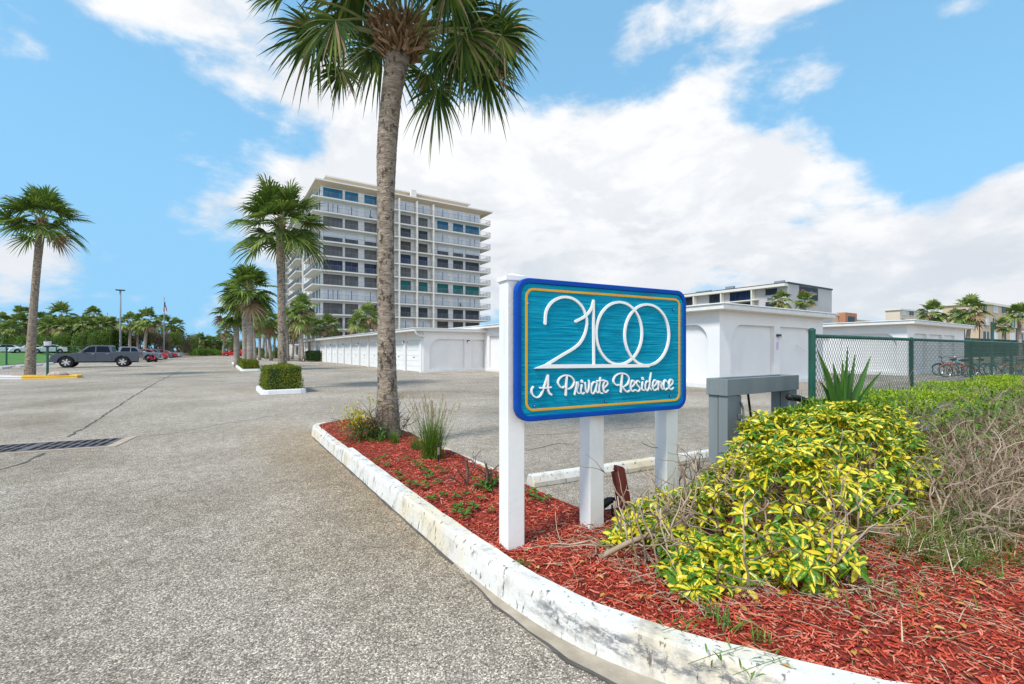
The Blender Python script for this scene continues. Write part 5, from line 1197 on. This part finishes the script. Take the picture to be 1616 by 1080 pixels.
for fi in range(NF):
    z = FL*fi+.06
    if fi == 0: continue
    for si, s in enumerate(sections):
        if fi == 1 or len(bal) < 5:
            if si == 0: m = MB(); m.box(-1.8,fins[0]-.165,-BD-.02,-.004,-.24,0); m.box(-1.8,-.004,-.004,9.5,-.24,0); rl = MB(); railing(rl,(-1.75,9.4,0),(-1.75,-BD,0),0); railing(rl,(-1.75,-BD,0),(fins[0]-.2,-BD,0),0)
            elif si == 4: m = MB(); m.box(fins[3]+.165,WU+2.05,-BD-.02,-.004,-.24,0); m.box(WU+.004,WU+2.05,-.004,9.5,-.24,0); rl = MB(); railing(rl,s[0]+(0,),s[1]+(0,),0); railing(rl,s[1]+(0,),s[2]+(0,),0)
            else: m = MB(); m.box(s[0][0]-.035,s[1][0]+.035,-BD-.02,-.004,-.24,0); rl = MB(); railing(rl,s[0]+(0,),s[1]+(0,),0)
            o = m.build('balcony', m_slab, t); r_ = rl.build('railing', m_rail, o); bal.append((o, r_))
        else:
            o = bal[si][0].copy(); COL.objects.link(o); o.parent = t; r_ = bal[si][1].copy(); COL.objects.link(r_); r_.parent = o
        o.location = (0,0,z)
    # ceiling underside tone
# west side: further balconies, windows, pilasters
sb = []
for fi in range(1, NF):
    z = FL*fi+.06
    for k, (a, b) in enumerate(((20.5,35),(44,58))):
        if len(sb) < 2: m = MB(); m.box(-1.8,-.004,a,b,-.24,0); rl = MB(); railing(rl,(-1.75,b,0),(-1.75,a,0),0); railing(rl,(-1.75,a,0),(-.1,a,0),0); o = m.build('balcony', m_slab, t); r_ = rl.build('railing', m_rail, o); sb.append((o,r_))
        else: o = sb[k][0].copy(); COL.objects.link(o); o.parent = t; r_ = sb[k][1].copy(); COL.objects.link(r_); r_.parent = o
        o.location = (0,0,z)
for yy_ in (10.2,20.0,35.5,43.5,59): m = MB(); m.box(-.5,-.004,yy_,yy_+.5,0,HT-.3); m.build('fin_wall', m_slab, t)
m = MB()
for fi in range(NF):
    for (a, b) in ((.5,1.6),(3,5),(6.5,9),(11.6,12.8),(14.2,15.4),(17,18.2),(22,26),(28,33),(37,38.2),(40.5,41.7),(46,50),(52,56)):
        m.box(-.035,-.001,a,b,fi*FL+.25,fi*FL+2.3)
tag(m.build('side_windows', m_win, t), kind='stuff')
# roof: overhanging slab with sloping tan soffit, white gutter and the penthouse band
def hip(a0,a1,b0,b1,z0,c0,c1,d0,d1,z1,m,mi=0):
    m.add([(a0,b0,z0),(a1,b0,z0),(a1,b1,z0),(a0,b1,z0),(c0,d0,z1),(c1,d0,z1),(c1,d1,z1),(c0,d1,z1)], [(0,3,2,1),(4,5,6,7),(0,1,5,4),(1,2,6,5),(2,3,7,6),(3,0,4,7)], mi)
m = MB(); hip(0,WU,0,LT,HT-.35, -1.2,WU+2.6,-1.5,LT+1.5,HT+.25, m); m.build('soffit', m_tansof, t)
m = MB(); m.box(-1.3,WU+2.7,-1.6,LT+1.6,HT+.252,HT+.55); m.build('roof', m_slab, t)
m = MB(); hip(4.5,WU-6,3.5,LT-4,HT+.55, 1.2,WU-2.2,1.2,LT-2,HT+2.1, m); m.build('penthouse', m_tansof, t)
m = MB(); m.box(1.0,WU-2.0,1.0,LT-1.8,HT+2.102,HT+2.38); m.build('penthouse_roof', m_slab, t)
m = MB(); m.box(WU*.52,WU*.52+1.2,0,.9,HT+.555,HT+2.6); m.build('chimney', m_slab, t)
m = MB(); m.box(WU*.62,WU*.62+1.6,8,10,HT+2.38,HT+3.3); m.build('roof_vent', m_greyp, t)
for (u, fl, wh) in ((5,8,'eighth floor, below the grey windows at left'),(12,8,'eighth floor, close to the speckled palm trunk'),(2.6,4,'fourth floor at the tower corner'),(4.5,3,'third floor near the tower corner'),(9.5,11,'eleventh floor, left part'),(30.5,5,'fifth floor, right part'),(33,8,'eighth floor, right part'),(27,6,'sixth floor, right part'),(21,4,'fourth floor between the white fins')):
    m = MB(); z = FL*(fl-1)+.06
    m.box(u,u+.5,-1.2,-.7,z+.40,z+.46); m.box(u,u+.06,-1.2,-.7,z,z+.95)
    for dx in (0,.45):
        for dy in (-1.2,-.75): m.box(u+dx,u+dx+.05,dy,dy+.05,z,z+.4)
    tag(m.build('balcony_chair', m_dark, loc=(xT,yT,0)), 'dark balcony chair on the tower, '+wh, 'chair', 'chairs on the tower balconies')

# hotel
xH, yH = at(1243.8, 94); t = thing('hotel_building', 'grey flat roofed hotel block with a dark roof sign, seen over the garage roof', 'hotel', (xH,yH,0)); HH = zz(445,94); WH2, LH = 19.8, 75
m = MB(); m.box(0,WH2,.0,LH,0,HH-.35); m.build('wall', m_hotel, t); m = MB(); m.box(-.15,WH2+.15,-.15,LH+.1,HH-.349,HH); m.build('roof', m_dark, t)
fh = 2.75; 
m = MB()
for k in range(9): m.box(-1.3,-.01,6.9+k*7.2,7.15+k*7.2,0,HH-.352)
m.build('fin_wall', m_slab, t)
for fl in range(5):
    z = HH-.35-(fl+1)*fh; m = MB(); m.box(-1.35,-.012,6,LH,z-.2,z); m.build('balcony', m_slab, t)
m = MB(); m.box(-1.4,-.012,0,LH,HH-.9,HH-.36); m.build('parapet', m_slab, t)
wp = None
for fl in range(4):
    for k in range(9):
        z = HH-.35-(fl+1)*fh; kind = ('blue2','dark','dark','grey','dark','blue','grey','dark','dark')[(k+fl*2) % 9]
        w_ = 5.2 if k % 2 == 0 else 3.2; mm, mats = winmesh(w_, 2.25, kind, 4); o = mm.build('window', mats, t); o.location = (-.003, 7.5+k*7.2+w_, z+.1); o.rotation_euler.z = R(-90)
for fl in range(4):
    mm, mats = winmesh(2.4, 1.3, 'dark', 2); o = mm.build('window', mats, t); o.location = (-.003,4.6,HH-.35-(fl+1)*fh+.75); o.rotation_euler.z = R(-90)
    m = MB(); m.box(-.4,-.004,3,4.2,HH-.35-(fl+1)*fh+.05,HH-.35-(fl+1)*fh+.4); m.build('air_conditioner', m_greyp, t)
m = MB(); m.box(4.6,12.6,-.18,-.004,HH-3.2,HH-.5); sg = m.build('roof_sign', M('sign_charcoal', (.03,.045,.055)), t)
m = MB(); m.tube([(5.7,-.182,HH-1.75),(5.7,-.24,HH-1.75)], .62, 16); x = 6.7; rr = random.Random(3)
m.build('emblem', M('sign_red', (.50,.06,.10)), sg)
m = MB()
for i in range(11): h_ = (.78 if i in (0,6) else .5); m.box(x,x+.07,-.22,-.182,HH-2.0,HH-2.0+h_); m.box(x+.08,x+.34,-.22,-.182,HH-2.0,HH-1.93); m.box(x+.08,x+.34,-.22,-.182,HH-1.57,HH-1.5); m.box(x+.3,x+.36,-.22,-.182,HH-1.92,HH-1.58); x += .5
m.build('lettering', M('sign_pink', (.42,.25,.33)), sg)
for q in ((0.3,.9,1,3,HH,HH+.5),(.2,.9,12,14,HH,HH+.6),(.5,1.2,18,22,HH,HH+.35)): m = MB(); m.box(*q); m.build('roof_vent', m_greyp, t)

# tan flats at the right
def flats(label, px, D, ytop, W, L, rotz, mat, floors, ncol, name='apartment_building', wh=(m_shut, m_win)):
    x, y = at(px, D); t = thing(name, label, 'apartment building', (x,y,0), rotz); H = zz(ytop, D); m = MB(); m.box(0,W,0,L,0,H-.4); m.build('wall', mat, t)
    m = MB(); m.box(-.3,W+.3,-.3,L+.3,H-.399,H); m.build('roof', m_slab, t); f = H/floors
    for fl in range(floors):
        for k in range(ncol):
            a = 1.2+k*(W-2)/ncol; w_ = 2.6 if (k+fl) % 3 else 1.5; m = MB(); z = fl*f+.9
            m.box(a,a+w_,-.06,-.002,z,z+1.4,0); m.box(a,a+w_,-.12,-.061,z-.1,z,1); m.box(a+w_/2-.05,a+w_/2+.05,-.1,-.061,z,z+1.4,1); m.build('window', [wh[(k*7+fl*3) % 2], m_slab], t)
    for fl in range(1, floors):
        m = MB(); m.box(W*.42,W*.42+3.4,-1.2,-.003,fl*f,fl*f+.2); m.box(W*.42,W*.42+3.4,-1.2,-1.12,fl*f+.201,fl*f+1.0); m.build('balcony', m_tan2, t)
    return t
flats('tan four storey flats at the right edge behind the tennis fence', 1548, 78, 476, 46, 5, R(-3), m_tan, 4, 9)
flats('paler tan flats with balconies further back, left of the right edge block', 1420, 115, 487, 40, 3, R(-2), m_tan2, 5, 8)
x, y = at(1334, 150); t = thing('apartment_building', 'low terracotta and cream building far behind between the two right garages', 'building', (x,y,0)); H = zz(496,150)
m = MB(); m.box(0,9,0,12,0,H+.6); m.build('stair_tower', m_brick, t); m = MB(); m.box(-14,-.01,2,14,0,H-.4); m.box(9.01,40,2,14,0,H-1.4); m.build('wall', m_tan2, t); m = MB(); m.box(-14.3,-.012,1.7,14.3,H-.39,H-.1); m.box(9.02,40.3,1.7,14.3,H-1.39,H-1.1); m.build('roof', m_slab, t)
m = MB(); m.box(2,7,-.1,-.003,H-3,H-.6); m.build('window', m_win, t)
# tennis court fence with windscreen, and its tall post
t = thing('tennis_court_fence', 'tall dark tennis court fence with green windscreen beyond the bicycles', 'fence', (*at(1522, 40), 0), R(-1))
for k in range(9): m = MB(); m.tube([(k*4.4,0,0),(k*4.4,0,3.9)], .05, 8); m.build('fence_post', m_dark, t)
m = MB(); m.tube([(0,0,3.85),(35,0,3.85)], .03, 6); m.build('top_rail', m_dark, t)
m = MB(); m.box(0,35.2,.06,.07,.85,2.6); m.build('windscreen', m_screen, t)
x, y = at(1565, 24); t = thing('court_pole', 'tall thin dark green pole standing behind the near fence', 'pole', (x,y,0)); m = MB(); m.tube([(0,0,0),(0,0,zz(508,24))], .045, 8); m.build('pole', m_fence, t); m = MB(); m.tube([(0,0,0),(0,0,.1)], .11, 8); m.build('base_plate', m_fence, t)
x, y = at(1500, 31); m = MB(); m.box(0,30,0,.15,.75,.9); m.box(0,.15,.02,.13,0,.749); m.box(15,15.15,.02,.13,0,.749); m.box(29.8,29.95,.02,.13,0,.749); tag(m.build('guard_rail', m_cream, loc=(x+9,y-4,0)), 'long pale horizontal rail behind the parked bicycles', 'rail')

# ------------------------------------------------------------ vehicles
def wheel(par, x, y, r, w_, rim):
    m = MB(); sgn = 1 if y > 0 else -1
    m.tube([(x,y-sgn*w_,r),(x,y-sgn*w_*.9,r),(x,y-sgn*.02,r),(x,y,r)], [r*.9,r,r,r*.93], 20); ty = m.build('wheel', m_rubber, par)
    m = MB(); m.tube([(x,y+sgn*.002,r),(x,y+sgn*.012,r)], r*.66, 18, 1); 
    for k in range(6):
        a = k*math.pi/3+.3; m.bar((x+.05*math.cos(a), y+sgn*.02, r+.05*math.sin(a)), (x+r*.62*math.cos(a), y+sgn*.02, r+r*.62*math.sin(a)), .075*r/.4, .02, up=(0,1,0))
    m.tube([(x,y+sgn*.014,r),(x,y+sgn*.035,r)], r*.17, 10); m.build('rim', [m_silver, m_dark], ty)
def arc(cx, cz, r, n=9): return [(cx+r*math.cos(R(a)), cz+r*math.sin(R(a))) for a in [180-180*i/n for i in range(n+1)]]
SPEC = {
 'pickup': dict(L=5.9, W=2.0, fx=1.02, rx=4.72, wr=.46, ar=.56, bot=.50, top=[(5.88,.68),(5.9,1.08),(5.86,1.36),(4.02,1.36),(4.0,1.30),(1.75,1.29),(1.45,1.25),(.28,1.19),(.05,1.06),(0,.62)], cab=[(1.72,1.25),(2.38,1.84),(2.68,1.95),(3.75,1.95),(3.98,1.88),(4.06,1.29)], tz=1.95, win=[[(1.98,1.33),(2.48,1.80),(2.86,1.85),(2.86,1.33)],[(2.94,1.33),(2.94,1.85),(3.72,1.84),(3.88,1.33)]], handles=(2.75,3.7)),
 'suv': dict(L=4.7, W=1.88, fx=.95, rx=3.72, wr=.36, ar=.44, bot=.34, top=[(4.68,.55),(4.7,1.0),(4.62,1.12),(1.5,1.08),(.25,.92),(.04,.8),(0,.5)], cab=[(1.35,1.06),(2.05,1.58),(2.5,1.68),(4.0,1.66),(4.35,1.5),(4.62,1.1)], tz=1.68, win=[[(1.72,1.12),(2.18,1.54),(2.62,1.60),(2.62,1.12)],[(2.70,1.12),(2.70,1.60),(3.4,1.59),(3.4,1.12)],[(3.48,1.12),(3.48,1.58),(4.0,1.55),(4.22,1.12)]], handles=(2.5,3.3)),
 'sedan': dict(L=4.7, W=1.82, fx=.92, rx=3.72, wr=.33, ar=.40, bot=.28, top=[(4.66,.5),(4.7,.88),(4.6,1.0),(3.95,1.02),(1.35,.95),(.25,.80),(.03,.68),(0,.42)], cab=[(1.2,.94),(2.0,1.38),(2.45,1.45),(3.15,1.44),(3.5,1.36),(4.12,1.0)], tz=1.45, win=[[(1.58,1.0),(2.12,1.36),(2.6,1.40),(2.6,1.0)],[(2.68,1.0),(2.68,1.40),(3.2,1.38),(3.72,1.02)]], handles=(2.45,3.3))}
def car(kind, name, label, cat, col, pos, az, group=None, z=0, face='x'):
    s = SPEC[kind]; t = thing(name, label, cat, (*pos, z), az, group); W = s['W']; y0, y1 = -W/2, W/2; cxm = s['L']/2
    pt = M('paint_'+name, col, rough=.35, spec=.3, coat=.15) if not isinstance(col, bpy.types.Material) else col
    b = s['bot']; poly = [(s['L']-.1,b)] + s['top'] + [(.12,b)] + [(s['fx']-s['ar'],b)] + arc(s['fx'], s['wr'], s['ar']) + [(s['fx']+s['ar'],b),(s['rx']-s['ar'],b)] + arc(s['rx'], s['wr'], s['ar']) + [(s['rx']+s['ar'],b)]
    # order: clockwise outline; arcs run along the bottom edge from front to rear
    poly = s['top'][::-1] + [] ; poly = [(0.06,b)] + [p for p in s['top'][::-1]] + [(s['L']-.06,b)]
    arcs = [(s['rx']+s['ar'],b)] + [(x_, z_) for x_, z_ in arc(s['rx'], s['wr'], s['ar'])[::-1] if z_ > b] + [(s['rx']-s['ar'],b),(s['fx']+s['ar'],b)] + [(x_, z_) for x_, z_ in arc(s['fx'], s['wr'], s['ar'])[::-1] if z_ > b] + [(s['fx']-s['ar'],b)]
    poly = poly + arcs
    q = plate(poly, [], W, lambda a,c,d: Vector((a-cxm, y0+d, c))); bd = q.build('body', pt, t); bevel(bd, .06, 3)
    m = MB(); m.box(.2-cxm, s['L']-.2-cxm, y0+.25, y1-.25, b-.08, b+.3); m.box(s['fx']-.4-cxm, s['fx']+.4-cxm, y0+.1, y1-.1, b+.1, b+.45); m.box(s['rx']-.4-cxm, s['rx']+.4-cxm, y0+.1, y1-.1, b+.1, b+.45); m.build('underbody', m_black, t)
    zb = min(p[1] for p in s['cab']); tz = s['tz']
    def yw(z_): return (W/2-.05)-(.20)*(z_-zb)/(tz-zb)
    m = MB(); cab = s['cab']; n = len(cab); m.add([(a-cxm, -yw(c), c) for a, c in cab]+[(a-cxm, yw(c), c) for a, c in cab], [tuple(range(n)), tuple(range(2*n-1, n-1, -1))]+[(i,n+i,n+(i+1)%n,(i+1)%n) for i in range(n)]); bevel(m.build('cabin', pt, t), .03)
    for pg in s['win']:
        for sg in (-1, 1): m = MB(); m.add([(a-cxm, sg*(yw(c)+.006), c) for a, c in pg], [tuple(range(len(pg)))]); m.build('side_window', m_glassdark, t)
    (a0,c0),(a1,c1) = cab[0], cab[1]
    def scr(p, q, nm):
        P = Vector((p[0]-cxm,0,p[1])); Q = Vector((q[0]-cxm,0,q[1])); nn = Vector((-(Q.z-P.z),0,Q.x-P.x)).normalized(); nn = nn if nn.z > 0 else -nn; A_ = P.lerp(Q,.12)+nn*.006; B_ = P.lerp(Q,.92)+nn*.006
        m = MB(); m.add([(A_.x,-yw(p[1])+.08,A_.z),(A_.x,yw(p[1])-.08,A_.z),(B_.x,yw(q[1])-.06,B_.z),(B_.x,-yw(q[1])+.06,B_.z)], [(0,1,2,3)]); m.build(nm, m_glassdark, t)
    scr(cab[0], cab[1], 'windscreen'); scr(cab[-1], cab[-2], 'rear_window')
    for x_ in (s['fx'], s['rx']):
        for y_ in (y0+.0, y1-.0): wheel(t, x_-cxm, y_*.985, s['wr'], .24, None)
    tp = s['top']; zf = [p for p in tp if p[0] < .35][0][1]
    for sg in (-1, 1):
        m = MB(); m.box(-cxm-.006,-cxm+.22,sg*(W/2-.28)-.17,sg*(W/2-.28)+.17,zf-.30,zf-.14); m.build('headlight', m_lens, t)
        m = MB(); xr = s['L']-cxm; m.box(xr-.12,xr+.012,sg*(W/2-.12)-.115,sg*(W/2-.12)+.125,tp[1][1]-.22,tp[1][1]+.16); m.build('taillight', m_red, t)
        m = MB(); xm = s['win'][0][0][0]-cxm; zm_ = s['win'][0][0][1]; m.box(xm+.05,xm+.2,sg*(W/2-.02),sg*(W/2+.2),zm_+.02,zm_+.2) if sg > 0 else m.box(xm+.05,xm+.2,-(W/2+.2),-(W/2-.02),zm_+.02,zm_+.2); bevel(m.build('mirror', pt, t), .02)
        for hx in s['handles']: m = MB(); hx_ = hx-cxm; yy = sg*(W/2+.012); m.bar((hx_-.1,yy,zm_-.14),(hx_+.08,yy,zm_-.14),.02,.03); m.build('door_handle', m_silver, t)
    m = MB(); m.box(-cxm-.03,-cxm+.12,y0+.1,y1-.1,b+.02,b+.22); m.build('front_bumper', m_black if kind == 'pickup' else pt, t)
    m = MB(); xr = s['L']-cxm; m.box(xr-.1,xr+.05,y0+.1,y1-.1,b+.05,b+.28); m.build('rear_bumper', m_silver if kind == 'pickup' else pt, t)
    m = MB(); m.box(-cxm-.012,-cxm+.03,y0+.5,y1-.5,b+.24,b+.5); m.build('grille', m_black, t)
    m = MB()
    for x_ in ([1.75,2.9,4.0] if kind == 'pickup' else [1.35,2.66,3.5]): m.box(x_-cxm-.008,x_-cxm+.008,y0-.003,y1+.003,b+.15,zb-.02)
    m.build('door_seam', m_black, t)
    return t
pc = at(152, 40.75)
car('pickup', 'pickup_truck', 'dark grey crew cab pickup parked side-on before the lawn fence', 'pickup truck', (.07,.085,.115), (-8.85, 54.3), 0)
car('pickup', 'pickup_truck', 'silver blue pickup parked behind the dark grey one with its nose to the lane', 'pickup truck', (.16,.20,.24), (-9.0, 74.0), R(180))
row = [('sedan',(.42,.46,.48),79.5,'pale silver sedan next to the silver blue pickup in the parked row'),('suv',(.42,.03,.04),88,'red car, first red one in the parked row'),('suv',(.07,.10,.15),95,'dark blue car behind the first red one in the parked row'),('suv',(.55,.60,.62),92,'tall pale van roofed car showing above the parked row'),
       ('suv',(.38,.02,.04),108,'second red car in the parked row'),('sedan',(.50,.52,.54),116,'light silver sedan after the second red car'),('sedan',(.30,.31,.34),124,'grey sedan second from the far end of the parked row'),('suv',(.40,.40,.43),131,'last grey car at the far end of the parked row')]
for (k, c, Y, lab) in row: car(k, 'parked_car', lab, 'car', c, (-8.6+(0 if Y != 92 else -4.8), Y), R(180), 'cars parked in a row along the lane')
car('suv', 'parked_car', 'red car half hidden behind the island palms at the lane end', 'car', (.55,.02,.03), at(368,118), R(-10), 'cars beyond the palm island')
car('suv', 'parked_car', 'second red car showing between the island palm trunks', 'car', (.50,.02,.03), at(388,112), R(-10), 'cars beyond the palm island')
for (px, D, lab) in ((4,74,'white car at the left edge beyond the lawn'),(44,76,'white car beyond the lawn between the edge and the leaning trunk'),(74,77,'white car beyond the lawn behind the lamp post lantern')): car('sedan', 'parked_car', lab, 'car', (.62,.66,.68), at(px, D), R(28), 'white cars beyond the lawn', z=1.0)
# bright red road sign-like spot between the pickups: a small red motor scooter
x, y = at(240, 57); t = thing('motor_scooter', 'small red and dark scooter parked between the two pickups', 'scooter', (x,y,0), R(60))
for dx in (-.6,.6): m = MB(); m.tube([(dx,-.06,.27),(dx,.06,.27)], .27, 14); m.build('wheel', m_rubber, t)
m = MB(); m.tube([(-.65,0,.55),(-.3,0,.62),(.05,0,.38),(.4,0,.38),(.55,0,.8)], [.12,.17,.1,.08,.07], 10); m.build('body', M('scooter_red', (.45,.03,.05), rough=.3), t, smooth=True); m = MB(); m.tube([(-.6,0,.78),(-.1,0,.78)], [.1,.12], 8); m.build('seat', m_black, t); m = MB(); m.tube([(.5,-.32,1.05),(.52,0,1.0),(.5,.32,1.05)], .02, 6); m.tube([(.52,0,1.0),(.6,0,.27)], .03, 6); m.build('handlebar', m_dark, t)

# bicycles
def bicycle(label, px, D, col, az, style=0):
    x, y = at(px, D); t = thing('bicycle', label, 'bicycle', (x,y,0), az, 'bicycles by the far garage'); pt = M('bicycle_paint', col, rough=.35, coat=.5); r_ = .33
    for wx in (-.54,.54):
        m = MB(); n = 28; m.tube([(wx+r_*math.cos(2*math.pi*i/n), 0, .35+r_*math.sin(2*math.pi*i/n)) for i in range(n+1)], .024, 6, 0, False); w_ = m.build('wheel', m_rubber, t)
        m = MB(); m.tube([(wx+.30*math.cos(2*math.pi*i/n), 0, .35+.30*math.sin(2*math.pi*i/n)) for i in range(n+1)], .010, 4, 0, False)
        for k in range(14): a = k*math.pi/7; m.bar((wx,0,.35),(wx+.3*math.cos(a),0,.35+.3*math.sin(a)), .005)
        m.build('rim', m_silver, w_)
        m = MB(); m.tube([(wx+.37*math.cos(R(a)), 0, .35+.37*math.sin(R(a))) for a in range(15 if wx > 0 else 40, 175, 10)], .022, 5, 0, False); m.build('fender', pt, t)
    m = MB(); bb = (-.05,0,.30); hd = (.36,0,.86); st_ = (-.22,0,.78)
    m.tube([bb,hd], .022, 7); m.tube([bb,st_], .018, 6); m.tube(smoothline([hd,(.1,0,.72),(-.2,0,.62),(-.54,0,.35)],5), .02, 6); m.tube([bb,(-.54,0,.35)], .014, 5); m.tube([(.34,0,.98),(.40,0,.74),(.54,0,.35)], .018, 6); m.build('frame', pt, t, smooth=True)
    m = MB(); m.tube(smoothline([(.08,-.33,1.08),(.3,-.25,1.14),(.36,0,1.05),(.3,.25,1.14),(.08,.33,1.08)],5), .014, 6); m.tube([(.34,0,.96),(.36,0,1.05)], .016, 6); m.build('handlebar', m_black if style else m_silver, t)
    m = MB(); m.tube([(-.42,0,.93),(-.30,0,.95),(-.08,0,.93)], [.09,.08,.03], 8); m.tube([(-.26,0,.92),(-.2,0,.76)], .013, 5); m.build('saddle', m_black, t)
    m = MB(); m.tube([(-.05,.03,.30),(-.05,.045,.30)], .10, 12); m.bar((-.05,.05,.30),(.1,.06,.2),.02); m.build('crank', m_dark, t)
    return t
bz = R(12+0)
perp = math.atan2(-ST, CT)
bicycle('orange cruiser bicycle nearest in the bicycle row by the far garage', 1510, 25.2, (.65,.10,.03), perp+R(180)-R(8))
bicycle('teal cruiser bicycle just behind the orange one', 1519, 26.3, (.02,.20,.17), perp+R(180)-R(5), 1)
bicycle('black bicycle leftmost of the row by the far garage', 1496, 27.0, (.03,.03,.035), perp+R(175), 1)
bicycle('dark green bicycle behind the teal one under the fence post', 1540, 27.2, (.02,.12,.10), perp+R(182), 1)
bicycle('navy bicycle right of the third fence post', 1578, 26.5, (.02,.04,.12), perp+R(176), 1)
bicycle('bright orange bicycle at the right edge', 1606, 25.4, (.70,.24,.03), perp+R(178))
